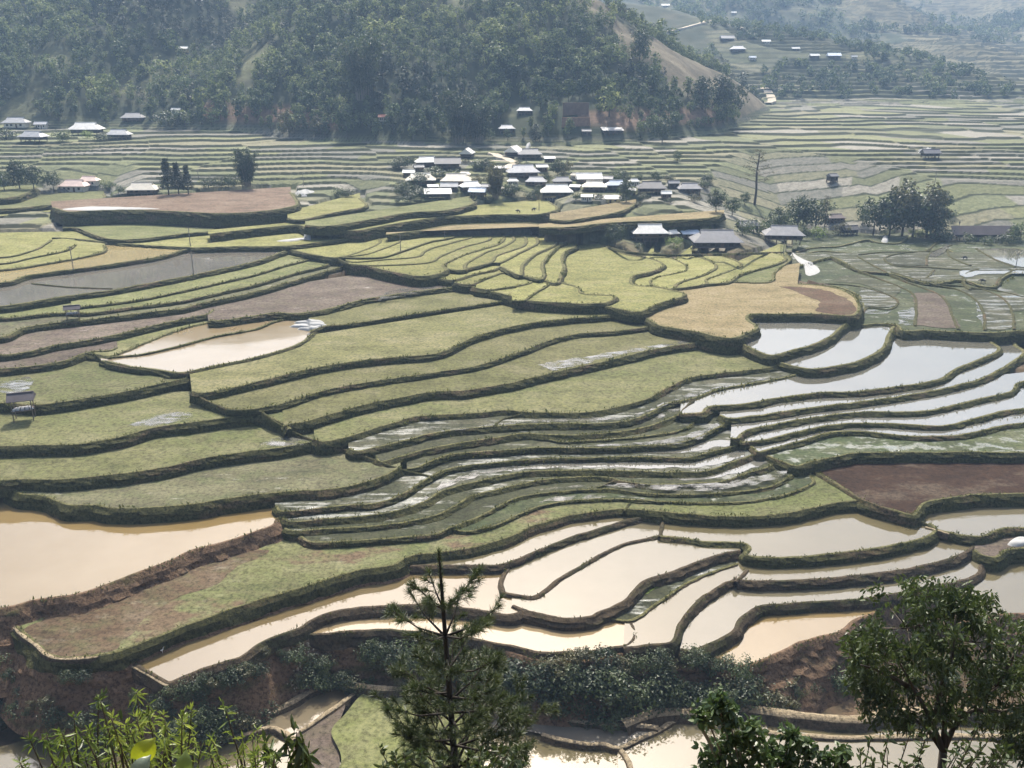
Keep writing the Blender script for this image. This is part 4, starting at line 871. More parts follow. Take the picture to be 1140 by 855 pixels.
tall_bare('tall', 51, 'lf3')
for a in (('spire31', 188, 217, 42, 'tallest of three dark spiky conifers behind the dry brown plot'), ('spire32', 199, 216, 36, 'middle of three dark spiky conifers behind the dry brown plot'),
          ('spire33', 210, 216, 33, 'shortest of three dark spiky conifers behind the dry brown plot'),
          ('bam1', 275, 209, 44, 'big dark bamboo clump at the back edge of the dry brown plot'), ('bam2', 552, 222, 42, 'olive bamboo clump in the middle of the white roofed village'),
          ('r1', 621, 197, 19, 'round dark tree behind the white and pink roofed village house'), ('r3', 697, 225, 24, 'dense dark tree at the right end of the yellow roadside wall'),
          ('r1', 685, 274, 23, 'single round topped tree on a bare trunk left of the bright white roof'), ('tall', 840, 228, 60, 'tall thin brown tree with sparse layered branches', None, 'tree', 1.55),
          ('r1', 797, 236, 24, 'dark tree at the left end of the grove under the tall sparse tree'), ('r2', 815, 240, 20, 'mid green tree right under the tall sparse tree'), ('r2', 829, 228, 14, 'small tree at the foot of the tall sparse tree'),
          ('r1', 866, 262, 30, 'low dark tree above the grey hipped roof by the winding ridges'), ('r3', 887, 258, 38, 'tallest dark tree in the grove beside the grey hipped roof'), ('r1', 907, 259, 36, 'right dark tree in the grove beside the grey hipped roof'),
          ('tall', 917, 262, 44, 'thin nearly leafless tree between the two dark groves'),
          ('r1', 972, 262, 40, 'dark round tree on the left of the largest grove'), ('r3', 990, 263, 46, 'dense dark tree in the left half of the largest grove'), ('o1', 1004, 263, 60, 'tallest loose crowned tree in the largest grove'),
          ('r1', 1016, 264, 48, 'broad dark tree in the middle of the largest grove'), ('o1', 1030, 264, 58, 'loose olive tree at the right side of the largest grove'), ('r1', 1040, 264, 34, 'low dark tree closing the largest grove on the right'),
          ('r1', 1049, 236, 22, 'dark tree standing alone behind the largest grove'), ('r2', 960, 250, 20, 'small tree by the dark roofs between the groves'),
          ('r3', 22, 210, 30, 'tall dark tree at the left end of the hedge by the pink roof'), ('r1', 38, 211, 26, 'second dark tree in the hedge left of the pink roof'), ('r1', 60, 212, 20, 'round dark bush tree touching the pink roof'),
          ('r2', 5, 212, 22, 'dark tree cut by the left border above the hedge terrace'),
          ('bam1', 512, 160, 62, 'largest dark bamboo mass at the foot of the wooded hillside'), ('bam1', 533, 160, 46, 'dark bamboo mass on the right of the largest one under the wood'), ('bam1', 404, 112, 72, 'tall dark bamboo rising out of the middle of the wood'),
          ('r3', 712, 66, 30, 'dark tree standing up from the bare crest of the spur'), ('r3', 800, 126, 40, 'tall dark tree at the right end of the wood by the bare slope'), ('r1', 815, 130, 34, 'last dark tree at the right tip of the wood'), ('r3', 782, 122, 34, 'dark tree left of the tall one at the right end of the wood'),
          ('r1', 737, 160, 26, 'broad dark tree on the valley floor in front of the red earth cut'), ('r2', 754, 180, 12, 'small lone tree between the valley floor paddies'),
          ('o1', 322, 152, 28, 'pale topped tree in front of the left red earth cut'), ('b4', 357, 150, 20, 'brownish tree at the right end of the left red earth cut')):
    plant(*a)
for (k, x, y, h, wx, lab) in (('b1', 232, 209, 11, 1.3, 'dark shrub right of the three spiky conifers'), ('b1', 247, 208, 11, 1.3, 'dark shrub in the middle of the row left of the bamboo clump'), ('b2', 261, 208, 13, 1.1, 'greener shrub touching the bamboo clump'),
          ('b2', 120, 213, 12, 1.2, 'green shrub between the pink roof and the cream roof'), ('b2', 132, 216, 10, 1.2, 'low shrub left of the cream roof'),
          ('b1', 466, 206, 14, 1.3, 'dark bush below the white gabled house at the left of the village'), ('b1', 484, 199, 14, 1.5, 'dark bush between two white roofs at the left of the village'), ('b1', 452, 214, 12, 1.4, 'dark bush at the left end of the village'), ('b1', 470, 221, 12, 1.6, 'dark bush in front of the long low village roof'),
          ('b2', 377, 219, 10, 1.4, 'round bush by the blue tent'), ('b1', 388, 219, 9, 1.4, 'dark bush right of the blue tent'),
          ('b4', 532, 207, 11, 1.2, 'brown green bush behind the cream village roof'), ('b1', 570, 218, 13, 1.3, 'dark bush right of the village bamboo'), ('b2', 590, 222, 10, 1.3, 'green bush left of the white sign letters'), ('b2', 641, 223, 9, 1.3, 'green bush right of the white sign letters'),
          ('b3', 750, 276, 12, 1.3, 'bright yellow green bush in front of the bluish roofs'), ('b2', 735, 277, 7, 1.4, 'low green bush in front of the dark front roof'), ('b2', 712, 277, 6, 1.6, 'low hedge bush in front of the dark front roof'),
          ('b2', 826, 262, 16, 1.2, 'green bush behind the big grey roof'), ('b2', 845, 262, 17, 1.2, 'green bush between the big grey roof and the hipped roof'), ('b3', 911, 266, 13, 1.2, 'light green bush in front of the dark grove'), ('b4', 936, 262, 14, 1.2, 'brown bush at the dark roofs'), ('b1', 893, 267, 15, .7, 'narrow dark bush standing before the grey hipped roof'),
          ('b3', 1019, 264, 9, 1.5, 'yellowish bush at the foot of the largest grove'), ('b1', 1044, 268, 19, 1.3, 'large dark bush at the right foot of the largest grove'), ('b2', 1075, 271, 11, 1.4, 'bush left of the long brown shed roof'), ('b2', 1096, 272, 9, 1.6, 'low bush in front of the long brown shed roof'), ('b1', 1120, 272, 12, 1.5, 'bush at the right end of the long brown shed roof'), ('b2', 1135, 268, 19, 1.1, 'tall bush at the right border beside the long brown shed roof'),
          ('b2', 70, 157, 12, 1.4, 'grey green bush between the two left hillside houses'), ('b3', 98, 154, 8, 1.4, 'light green bush below the bright white hillside roof'), ('b1', 116, 157, 9, 1.6, 'dark bush below the bright white hillside roof'), ('b1', 8, 155, 12, 1.4, 'dark bush at the left border below the first hillside house'), ('b1', 187, 140, 16, 1.5, 'dark bush at the back of the left step paddies'), ('b2', 206, 141, 18, 1.3, 'pale topped bush at the back of the left step paddies'), ('b3', 244, 134, 13, 1.2, 'bright green bush under the wooded hillside'),
          ('b1', 665, 222, 7, 1.6, 'low dark bush behind the yellow roadside wall'), ('b1', 745, 226, 6, 1.4, 'small bush by the dark roofed houses'), ('b4', 710, 231, 7, 1.2, 'rounded bush on the bank below the yellow roadside wall'), ('b1', 608, 204, 12, .8, 'dark bush left of the round village tree')):
    plant(k, x, y, h, lab, None, 'shrub', wx)

# the stream bank thicket
def thicket():
    rng = np.random.default_rng(77); sp = []
    def row(pts, n, h0, h1, jx, jy):
        P = resample(poly_px(pts), 1.); 
        for i in range(n):
            q = P[int((i+.5)/n*len(P))]; sp.append((q[0]+rng.uniform(-jx, jx), q[1]+rng.uniform(-jy, jy), rng.uniform(h0, h1)))
    row('405,722 440,730 480,736 520,742 560,752', 12, 22, 34, 6, 5); row('548,752 600,760 660,763 720,760 780,766 840,774 890,782', 24, 28, 40, 8, 4); row('570,772 640,778 700,780 780,782 860,786', 18, 20, 30, 8, 4)
    row('600,746 680,742 730,732 780,738 830,752', 12, 18, 26, 8, 3); row('880,776 920,768 950,752', 6, 16, 26, 8, 4); row('850,768 880,758 930,740', 5, 12, 20, 8, 4)
    row('190,770 230,760 270,748 300,738', 8, 12, 20, 6, 4); row('205,792 250,784 290,776 320,764', 10, 14, 24, 6, 4); row('300,720 330,728 370,735 400,745', 9, 10, 18, 8, 6); row('40,768 70,772 110,784 150,790', 7, 12, 22, 8, 5); row('160,768 180,776 200,786', 4, 10, 16, 5, 3); row('440,768 500,775 560,790', 5, 10, 16, 8, 3)
    row('0,720 25,735 50,752', 5, 10, 18, 8, 5); row('0,752 20,760 50,772', 7, 12, 20, 8, 6); row('60,745 100,752 140,765 180,782', 4, 12, 18, 10, 6); row('190,800 240,796 290,786 330,772', 12, 18, 30, 8, 5); row('186,778 215,768 250,754 290,738', 9, 12, 20, 5, 3); row('900,770 950,765 1000,760 1080,750 1140,740', 14, 16, 28, 10, 8); row('330,735 380,745 420,752 450,760', 9, 12, 22, 8, 5)
    for i, (x, y, h) in enumerate(sp):
        plant(('b1', 'b2', 'b1', 'b4', 'b1')[int(rng.integers(0, 5))], x, y, h, 'leafy dark shrub crowded in the thicket along the stream bank', 'shrubs of the stream bank thicket', 'shrub', rng.uniform(.85, 1.25))
thicket()

# the wooded hillside
HOUSE_BOX = []                                             # filled below with the pixels that houses cover
def forest_protos():
    out = []
    for i, (lf, sh, rx, rz, h, sz) in enumerate((('fo1', 'oval', 2.3, 3.6, 8.6, .8), ('fo2', 'round', 2.8, 2.8, 7.5, .8), ('fo1', 'round', 3.1, 3.0, 8., .85), ('fo2', 'oval', 2.0, 3.8, 9., .75), ('fo2', 'oval', 2.1, 3.3, 8., .75), ('con', 'cone', 2.2, 4.2, 9.5, .7))):
        rng = np.random.default_rng(100+i); C_, Nn = clump_cloud(crown_clumps(20, rx, rz, h-rz, rng, rx*.42, sh), 15, rng, .8, np.array([0, 0, h-rz*1.4])); V, F = leaves(C_, sz, .9, rng, out=Nn)
        out.append(((mesh_np('crown', V, F, [M[lf]]), trunk_mb(h*.6, .16, rng, 0).mesh('trunk', [M['bark']])), V, F, h, lf))
    return out
def wooded(X, Y):
    h1 = hill1(X, Y); b = np.clip(1-np.abs((Y-yb(X))-(178-X)*.93+6-18*(X < 60))/(30+32*(X > 85)), 0, 1)*np.clip(X/60, 0, 1)
    return (h1 > 1.5) & (b*2+N2.fbm(X/38, Y/38, 4)*.8-.35 < .45) & (N3.fbm(X/30, Y/30, 3) > -.43)
def forest():
    rng = np.random.default_rng(5); PR_ = forest_protos(); C = []
    X = rng.uniform(-430, 190, 26000); Y = rng.uniform(440, 800, 26000); ok = wooded(X, Y)
    X, Y = X[ok], Y[ok]; Z = land(X, Y); x, y = to_px(X, Y, Z); ok = (x > -60) & (x < 1200) & (y > -60); X, Y, Z, x, y = (q[ok] for q in (X, Y, Z, x, y))
    # keep those a few metres apart, nearest first
    o = np.argsort(Y); grid = {}; keep = []
    for i in o:
        k = (int(X[i]//5.4), int(Y[i]//5.4))
        if any((a, b) in grid for a in (k[0]-1, k[0], k[0]+1) for b in (k[1]-1, k[1], k[1]+1) if (a, b) in grid and math.hypot(X[grid[(a, b)]]-X[i], Y[grid[(a, b)]]-Y[i]) < 5.4): continue
        grid[k] = i; keep.append(i)
    K = []
    for i in keep:
        t = 8
        if any(a-5 < x[i] < b+5 and c-2 < y[i] < d+t for a, b, c, d in HOUSE_BOX): continue
        # seen from the camera at all?
        s = np.linspace(.80, .985, 40); 
        if np.any(land(X[i]*s, Y[i]*s) > (Z[i]+7)*s): continue
        K.append(i)
    print('forest trees', len(K))
    parts = {}
    for n, i in enumerate(K):
        q = N1.fbm(X[i]/35, Y[i]/35, 2); kind = int(np.clip((q+.5)*6+rng.uniform(-1.6, 1.6), 0, 5.99)); me, V, F, h, lf = PR_[kind]
        sc = rng.uniform(.6, 1.4)*(1.5 if rng.random() < .08 else 1); rz = rng.uniform(0, 6.28)
        if n < 290:
            o_ = link('forest_tree', None, None, (X[i], Y[i], Z[i]-.2), rz, label='leafy tree on the wooded hillside above the village', category='tree', group='trees low on the wooded hillside'); o_.scale = (sc, sc, sc); link('crown', me[0], o_); link('trunk', me[1], o_)
        else:
            sel = rng.random(len(F)) < .62; v = V.reshape(-1, 4, 3)[sel].reshape(-1, 3)*sc*np.array([1.08, 1.08, 1.]); c, s = math.cos(rz), math.sin(rz)
            v = np.column_stack([v[:, 0]*c-v[:, 1]*s+X[i], v[:, 0]*s+v[:, 1]*c+Y[i], v[:, 2]+Z[i]-.2]); parts.setdefault(lf, []).append(v)
    V = []; mi = []; keys = list(parts)
    for j, k in enumerate(keys):
        v = np.vstack(parts[k]); V.append(v); mi.append(np.full(len(v)//4, j))
    V = np.vstack(V); mesh = mesh_np('forest', V, np.arange(len(V)).reshape(-1, 4), [M[k] for k in keys], np.concatenate(mi))
    link('forest', mesh, kind='stuff', label='dense mixed wood covering the upper part of the near hillside', category='forest')
def far_forest():
    rng = np.random.default_rng(6); X = rng.uniform(120, 1300, 20000); Y = rng.uniform(640, 2100, 20000); h1 = hill1(X, Y); h2 = hill2(X, Y); h3 = hill3(X, Y)
    m = N1.fbm(X/45+2, Y/45, 3); r = np.clip((X-.34*Y)/60+.6, 0, 1)
    ok = ((h2 > 4) & (h3 < 5) & (m > -.16)) | ((h3 > 10) & (r < .7) & (m > -.22)) | ((h3 > 50) & (m > .1)); ok &= h1 < 2
    X, Y = X[ok], Y[ok]; Z = land(X, Y); x, y = to_px(X, Y, Z); ok = (x > 560) & (x < 1220) & (y > -30)
    for a, b, c, d in HOUSE_BOX: ok &= ~((x > a-4) & (x < b+4) & (y > c-1) & (y < d+8))
    X, Y, Z = X[ok], Y[ok], Z[ok]; n = len(X); print('far trees', n); V = []
    for i in range(n):
        s = rng.uniform(2., 3.6)*(1 if Y[i] < 1000 else 1.35); k = 46 if Y[i] < 1000 else 26
        d = rng.normal(size=(k, 3)); d /= np.linalg.norm(d, axis=1)[:, None]; C = np.array([X[i], Y[i], Z[i]+s*1.1])+d*s*rng.uniform(.6, 1, (k, 1))*np.array([1, 1, 1.1])
        V.append(leaves(C, s*.6, .9, rng, out=d+np.array([0, 0, .2]))[0])
    V = np.vstack(V); link('far_forest', mesh_np('far_forest', V, np.arange(len(V)).reshape(-1, 4), [M['fo1']]), kind='stuff', label='scattered hazy woods on the far slopes at the upper right', category='forest')
# ------------------------------------------------------------------ houses and other built things
def mat_roof(name, c, rough=.42, spec=.5):
    m, nt, b = newmat(name); oi = nd(nt, 'ShaderNodeObjectInfo'); p = pos(nt, 1, 1, 1)
    n = noise(nt, p, .5, 6, .65); n2 = noise(nt, pos(nt, 2.5, 2.5, .4), 1., 4, .6)
    cc = mix(nt, ramp(nt, n, [(.35, (0, 0, 0)), (.7, (1, 1, 1))]), c, tuple(x*.72 for x in c)); cc = mix(nt, ramp(nt, n2, [(.55, (0, 0, 0)), (.75, (1, 1, 1))]), cc, tuple(x*.8 for x in c))
    hv = nd(nt, 'ShaderNodeHueSaturation'); nt.links.new(cc, hv.inputs['Color']); nt.links.new(mth(nt, 'MULTIPLY_ADD', oi.outputs['Random'], .3, .85), hv.inputs['Value'])
    nt.links.new(hv.outputs[0], b.inputs['Base Color']); setp(b, Roughness=rough); b.inputs['Specular IOR Level'].default_value = spec
    wv = nd(nt, 'ShaderNodeTexWave', wave_type='BANDS', bands_direction='X'); tc = nd(nt, 'ShaderNodeTexCoord'); nt.links.new(tc.outputs['Object'], wv.inputs['Vector']); wv.inputs['Scale'].default_value = 2.2
    bump(nt, b, wv.outputs['Fac'], .35, .06); return m
RC = dict(W=mat_roof('white_roofing', (.74, .72, .66)), C=mat_roof('cream_roofing', (.68, .62, .50)), K=mat_roof('pinkish_roofing', (.66, .50, .42)), U=mat_roof('bluish_white_roofing', (.60, .66, .74)),
          L=mat_roof('light_grey_roofing', (.40, .40, .40)), G=mat_roof('grey_roofing', (.20, .20, .205)), D=mat_roof('dark_grey_roofing', (.105, .105, .11)), B=mat_roof('brown_roofing', (.16, .12, .10)), T=mat_roof('weathered_sheet_roof', (.10, .09, .095), .95, .1), R=mat_roof('red_roofing', (.50, .16, .10)))
WALLS = dict(w=mat_flat('timber_wall', (.11, .075, .05), .85, .3, 2.), p=mat_flat('pale_wall', (.55, .50, .42), .8, .15, 1.), y=mat_flat('yellow_wall', (.60, .45, .20), .8, .15, 1.), d=mat_flat('dark_wall', (.05, .042, .036), .9, .3, 2.))
M['win'] = mat_flat('window_dark', (.02, .02, .022), .25, .1); M['door'] = mat_flat('door_wood', (.09, .055, .035), .7, .2); M['post'] = mat_flat('post_wood', (.13, .10, .075), .9, .3, 4.)
def roof_mb(w, d, h, kind, z0, th=.14):
    """eaves w x d; kind: hip-and-gable, gable, flat"""
    mb = MB(); x, y = w/2, d/2
    if kind == 's':                       # single pitch
        P = [(-x, -y, z0), (x, -y, z0), (x, y, z0+h), (-x, y, z0+h)]; mb.add(P+[(a, b, c-th) for a, b, c in P], [(0, 1, 2, 3), (7, 6, 5, 4), (0, 4, 5, 1), (1, 5, 6, 2), (2, 6, 7, 3), (3, 7, 4, 0)]); return mb
    rx = x if kind == 'g' else x*.56; gz = z0+h; 
    if kind == 'g':
        P = [(-x, -y, z0), (x, -y, z0), (x, y, z0), (-x, y, z0), (-x, 0, gz), (x, 0, gz)]; Fc = [(0, 1, 5, 4), (2, 3, 4, 5), (0, 4, 3), (1, 2, 5)]
    else:
        k = .45; hz = z0+h*.62; hy = y*(1-.62)
        P = [(-x, -y, z0), (x, -y, z0), (x, y, z0), (-x, y, z0), (-rx-.1*x, -hy, hz), (rx+.1*x, -hy, hz), (rx+.1*x, hy, hz), (-rx-.1*x, hy, hz), (-rx-.1*x, 0, gz), (rx+.1*x, 0, gz)]
        Fc = [(0, 1, 5, 4), (1, 2, 6, 5), (2, 3, 7, 6), (3, 0, 4, 7), (4, 5, 9, 8), (6, 7, 8, 9), (4, 8, 7), (5, 6, 9)]
    n = len(P); mb.add(P, Fc); mb.box((0, 0, z0-th/2-.002), (w, d, th)); mb.box((0, 0, gz+.03), (2*rx+(.2*x if kind != 'g' else 0), .3, .16)); return mb
def house(x, y, wpx, rc, kind, label, cat='house', wall='w', yaw=0., tall=1., dep=.62, stilt=True, name='house', group=None):
    p = hit(x, y); s = mpp(*p); w = wpx*s; d = w*dep; HOUSE_BOX.append((x-wpx/2, x+wpx/2, y-wpx*.55, y))
    t = thing(name, label, cat, (p[0], p[1]+d*.35, p[2]-.1), yaw, group)
    zw = max(2.2, .20*w)*tall; hr = max(1., .205*w) if kind != 's' else max(.6, .12*w)
    ww, dd = w*.84, d*.8; z0 = .0 if not stilt else zw*.42; mb = MB()
    mb.box((0, 0, z0+(zw-z0)/2), (ww, dd, zw-z0)); 
    if stilt: mb.box((0, 0, z0+.05), (ww*1.04, dd*1.06, .16), 1)
    link('wall', mb.mesh('wall', [WALLS[wall], M['post']]), t)
    if stilt:
        pm = MB(); pm.box((0, 0, z0/2-.3), (.28, .28, z0+.6)); pme = pm.mesh('post', [M['post']])
        for i, j in ((-.46, -.46), (-.23, -.46), (0, -.46), (.23, -.46), (.46, -.46), (-.46, .46), (.46, .46)): link('post', pme, t, (ww*i, dd*j, 0))
    link('roof', roof_mb(w, d, hr, kind, zw, .16).mesh('roof', [RC[rc]]), t)
    wm = MB(); wm.box((0, 0, 0), (ww*.10, .08, (zw-z0)*.42)); wme = wm.mesh('window', [M['win']])
    for i in (-.33, -.14, .30): link('window', wme, t, (ww*i, -dd/2-.02, z0+(zw-z0)*.55))
    dm = MB(); dm.box((0, 0, 0), (ww*.085, .09, (zw-z0)*.74)); link('door', dm.mesh('door', [M['door']]), t, (ww*.09, -dd/2-.02, z0+(zw-z0)*.38))
    return t
HS_ = '''
468|207|34|C|h|w|.05|cream roofed house at the left front of the village
508|208|35|C|h|w|-.06|cream roofed house left of the olive bamboo with a low annex in front
500|214|20|L|g|w|0|low light grey annex roof below the cream roofed house
487|222|31|L|s|d|.12|long low light roof at the front left edge of the village
524|214|25|W|h|w|.3|white roofed house standing sideways left of the bamboo clump
532|220|20|U|g|w|-.25|bluish white roof right at the field edge left of the bamboo
475|186|27|W|h|w|.25|white roofed house with a gable at the upper left of the village
498|188|30|D|g|d|.05|dark grey roofed house with a pale lean-to at the upper left of the village
520|176|24|W|g|d|1.45|white gable front with a dark peak beside the dirt track
572|174|27|W|g|d|1.3|white gabled house at the far end of the dirt track
590|177|27|G|h|d|.1|grey roofed house at the far end of the dirt track
582|199|36|L|h|d|.2|light grey house with two gables behind the bamboo clump
597|208|24|L|h|w|-.1|small light grey hipped roof right of the bamboo clump
620|221|37|W|h|d|0|white and pinkish roofed house above the white sign letters
626|208|22|G|h|d|.1|grey roof directly behind the white and pinkish house
656|205|29|W|g|w|.05|white roof at the back of the village beside the round tree
662|214|28|C|h|w|-.05|cream roof above the roadside shop wall
686|212|23|U|h|d|.1|bluish white roof left of the dark grey village house
726|216|33|D|h|d|0|dark grey roofed timber house at the right of the village
750|210|13|G|g|d|.1|small grey roof between the two dark timber houses
768|216|27|G|h|d|.05|grey roofed low house at the right end of the village
722|265|41|W|h|w|.05|bright white roofed house behind the dark front roof
718|272|31|D|h|d|.06|dark front roof below the bright white roof
749|267|15|W|h|w|.4|small white peaked roof beside the bright white roofed house
769|267|21|U|s|w|.1|flat bluish roof left of the big grey roof
799|280|56|G|h|d|0|biggest grey hipped roof at the top of the fan of terraces
833|258|24|G|g|d|.3|grey roof half hidden behind the big grey hipped roof
874|270|44|G|h|d|-.1|grey hipped roof under the dark grove by the winding ridges
931|249|20|B|h|w|.1|brown roofed house between the two groves
946|262|20|D|g|d|.2|dark roof at the left edge of the largest grove
1037|176|20|D|g|d|.05|lone dark roofed house beside pale sheets far out on the valley floor
1096|266|72|B|s|d|.0|long low open shed with a brown roof at the right border
16|142|27|L|h|p|.1|pale two storey house at the upper left corner of the valley
35|158|29|L|h|d|-.15|pale grey roof below the two storey house on the left
94|151|35|W|h|d|.05|bright white roof under the wooded hillside at upper left
131|155|26|L|h|d|.0|light grey roof right of the bright white hillside roof
147|136|25|G|h|w|.05|grey roof among trees above the left step paddies
45|143|14|L|g|p|.1|small pale shed behind the two storey house on the left
82|213|31|K|h|p|-.05|pink roofed house beside the hedge on the left
98|207|22|K|h|p|.0|paler pink roof behind the pink roofed house
157|218|35|C|h|w|.05|cream roofed house left of the three spiky conifers
2|203|14|W|g|p|.0|white roof cut by the left border
203|58|12|W|g|y|.05|small white roof with a yellow wall alone in the wood
196|127|11|L|g|p|.0|tiny pale roof at the foot of the wood
584|128|18|L|h|d|.0|light grey roof among trees above the far end of the track
564|148|19|L|h|d|.1|pale roof at the foot of the wood above the track
653|151|11|G|g|d|.0|small grey shed below the brown retaining wall
682|150|24|L|s|d|.1|long pale roof right of the brown retaining wall
427|135|12|R|g|p|.0|small red roof at the foot of the wood
822|58|17|L|h|d|.0|light roof in the far village on the spur
810|46|16|G|g|d|.1|grey roof at the top of the far village
853|49|10|W|g|p|.0|small white roof beside the bend of the far road
886|57|9|W|g|d|.0|white roof at the left end of the bright green patch
907|65|11|W|g|d|.1|white roof below the bright green patch
929|65|15|U|g|d|.0|large pale roof at the right end of the bright green patch
951|66|7|L|g|p|.0|smallest pale roof on the right end of the spur
817|16|6|W|g|p|.0|tiny white roof high on the far hill
838|67|8|U|g|p|.0|bluish roof under the far village trees
741|8|9|W|g|p|.0|tiny white roof at the upper edge of the photo
'''
for ln in HS_.strip().splitlines():
    a = ln.split('|'); house(float(a[0]), float(a[1]), float(a[2]), a[3], a[4], a[7], wall=a[5], yaw=float(a[6]), stilt=a[5] in 'wd' and float(a[2]) > 15, dep=.12 if a[2] == '72' else .62, tall=.36 if a[2] == '72' else 1.)
house(653, 224, 14, 'W', 's', 'white roadside shop below the cream roof', 'shop', 'p', 0, .8, .5, False, 'shop'); 
house(677, 225, 31, 'C', 's', 'low yellow walled roadside building at the field edge', 'building', 'y', 0, .62, .22, False, 'roadside_building')
for i_, (x_, y_, w_) in enumerate(((455, 197, 14), (482, 213, 13), (517, 199, 14), (543, 213, 14), (557, 192, 14), (571, 207, 13), (603, 191, 14), (640, 213, 13), (641, 200, 12), (676, 204, 14), (702, 217, 13), (706, 207, 12), (742, 221, 12), (612, 181, 13), (556, 215, 12), (466, 191, 12))):
    house(x_, y_, w_, 'WLCGLW'[i_ % 6], 'gsh'[i_ % 3], 'small roofed shed squeezed between the village houses', 'shed', 'wdp'[i_ % 3], random.uniform(-.4, .4), .85, .7, False, 'shed', 'small sheds squeezed between the village houses')
def field_hut(x, y, wpx, hpx, label, roofc, sacks=True):
    p = hit(x, y); s = mpp(*p); w = wpx*s; h = hpx*s*1.04; t = thing('field_hut', label, 'hut', p, .35)
    for sx in (-1, 1):
        for sy in (-1, 1):
            m = MB(); m.box((0, 0, h*.4), (.14, .14, h*.8+.3)); link('post', m.mesh('post', [M['post']]), t, (sx*w*.36, sy*w*.27, 0))
    link('roof', roof_mb(w, w*.8, h*.2, 'g', h*.78, .08).mesh('roof', [RC[roofc]]), t)
    m = MB(); m.box((0, 0, h*.38), (w*.74, w*.56, .12)); link('platform', m.mesh('platform', [M['post']]), t)
    m = MB()
    for i in range(5): m.box((w*(-.28+.14*i), .05*i-.1, h*.38+.18+.03*(i % 2)), (w*.13, w*.4, .22), 0, .2*i-.4, .8)
    link('stored_sacks', m.mesh('stored_sacks', [RC['L']]), t)
field_hut(28, 467, 27, 31, 'open field hut with grey roof, white sacks on its platform and four posts', 'T'); field_hut(82, 355, 17, 15, 'small open hut among the narrow striped terraces on the left', 'T')
p = hit(927, 206); t_ = house(927, 205, 11, 'D', 'g', 'tiny stilt hut alone on the far valley floor', 'hut', 'd', .3, 1.5, .9, True, 'field_hut')
def slab(x, y, wpx, hpx, dep, mats, label, name, cat):
    p = hit(x, y); s = mpp(*p); m = MB(); m.box((0, dep/2, hpx*s/2-.4), (wpx*s, dep, hpx*s+.8)); HOUSE_BOX.append((x-wpx/2, x+wpx/2, y-hpx, y)); return link(name, m.mesh(name, mats), None, p, .02, label=label, category=cat)
M['conc'] = mat_flat('brown_concrete', (.15, .105, .08), .9, .2, .6); M['redw'] = mat_flat('red_brick_wall', (.22, .13, .09), .9, .25, .8)
slab(641, 128, 29, 13, 1.2, [M['conc']], 'tall brown retaining wall cut into the wooded hillside', 'retaining_wall', 'wall'); slab(641, 141, 31, 10, 1., [M['redw']], 'reddish lower wall below the tall brown retaining wall', 'retaining_wall', 'wall')
# sheets, tents, sacks
M['plas'] = mat_flat('white_plastic', (.30, .30, .29), .9, .08, 1.)
def sheet(pts, label, h=.35, name='plastic_sheet', cat='plastic sheet', mat='plas', lumps=3.):
    q = poly_px(pts); c = q.mean(0); P = [hit(*k) for k in q]; z = max(k[2] for k in P) if h < 1 else P[0][2]
    base = catmull(np.array([[k[0], k[1]] for k in P]), .6, True); cen = base.mean(0); V = []; F = []; n = len(base); R = 5
    for j in range(R+1):
        f = 1-j/R*.96; r = cen+(base-cen)*f; hz = h*(1-(f)**4)*(.75+.35*N1.fbm(r[:, 0]*lumps*.3, r[:, 1]*lumps*.3, 3))
        V += [(a, b, (z if h >= 1 else q_)-.15*(j == 0)+d+.05) for (a, b), d, q_ in zip(r, hz, ground(r[:, 0], r[:, 1]))]
    for j in range(R):
        for i in range(n): F.append((j*n+i, j*n+(i+1) % n, (j+1)*n+(i+1) % n, (j+1)*n+i))
    F.append(tuple(R*n+i for i in range(n))); m = MB(); m.add(V, F); return link(name, m.mesh(name, [M[mat]], True), label=label, category=cat)
for i_, s_ in enumerate(('321,364 333,361.4 347,360.6 361,361 365,362.6 350,363.6 334,365', '326,359.6 338,358 352,358 362,359.4 352,361 338,361', '330,366.4 344,364.8 357,364.6 362,365.6 350,367.2 338,367.8')):
    sheet(s_, ('middle and longest', 'farthest', 'nearest')[i_]+' of three white covered seedbeds in the orange pond paddy', .7)
sheet('879,285 886,284 898,290 909,296 914,303 903,308 897,306 897,300 888,291', 'long white plastic sheet on the ridge below the big grey hipped roof', .3)
sheet('66,234 80,231 100,230 150,231 182,232.5 150,233.3 100,234.5', 'pale plastic sheet along the front edge of the dry brown plot', .3); sheet('306,268.5 322,266.4 340,264.8 350,264.6 342,266.8 322,269', 'white plastic strip at the foot of the dry brown plot bank', .3)
sheet('981,269 983,265 986,264 989,267 988,270 984,271', 'small white heap on the ridged ground below the largest grove', 1.2); sheet('1121,607 1126,601 1136,598 1146,600 1144,606 1132,609', 'white sack bundle in the small muddy paddy at the right border', .55, 'sack_bundle', 'sacks')
sheet('328,215 333,211 348,211 352,214 345,217 333,217', 'light blue tent like cover left of the bamboo and right of the dry plot', 1.8, 'tent', 'tent'); sheet('1021,169 1032,164 1037,164 1035,168 1028,171', 'pale sheets beside the lone dark roofed house on the valley floor', .6)
sheet('585,165 588,160 591,159 590,164 588,167', 'tall white tarpaulin heap beside the grey house at the track end', 2., 'tarpaulin', 'tarpaulin')
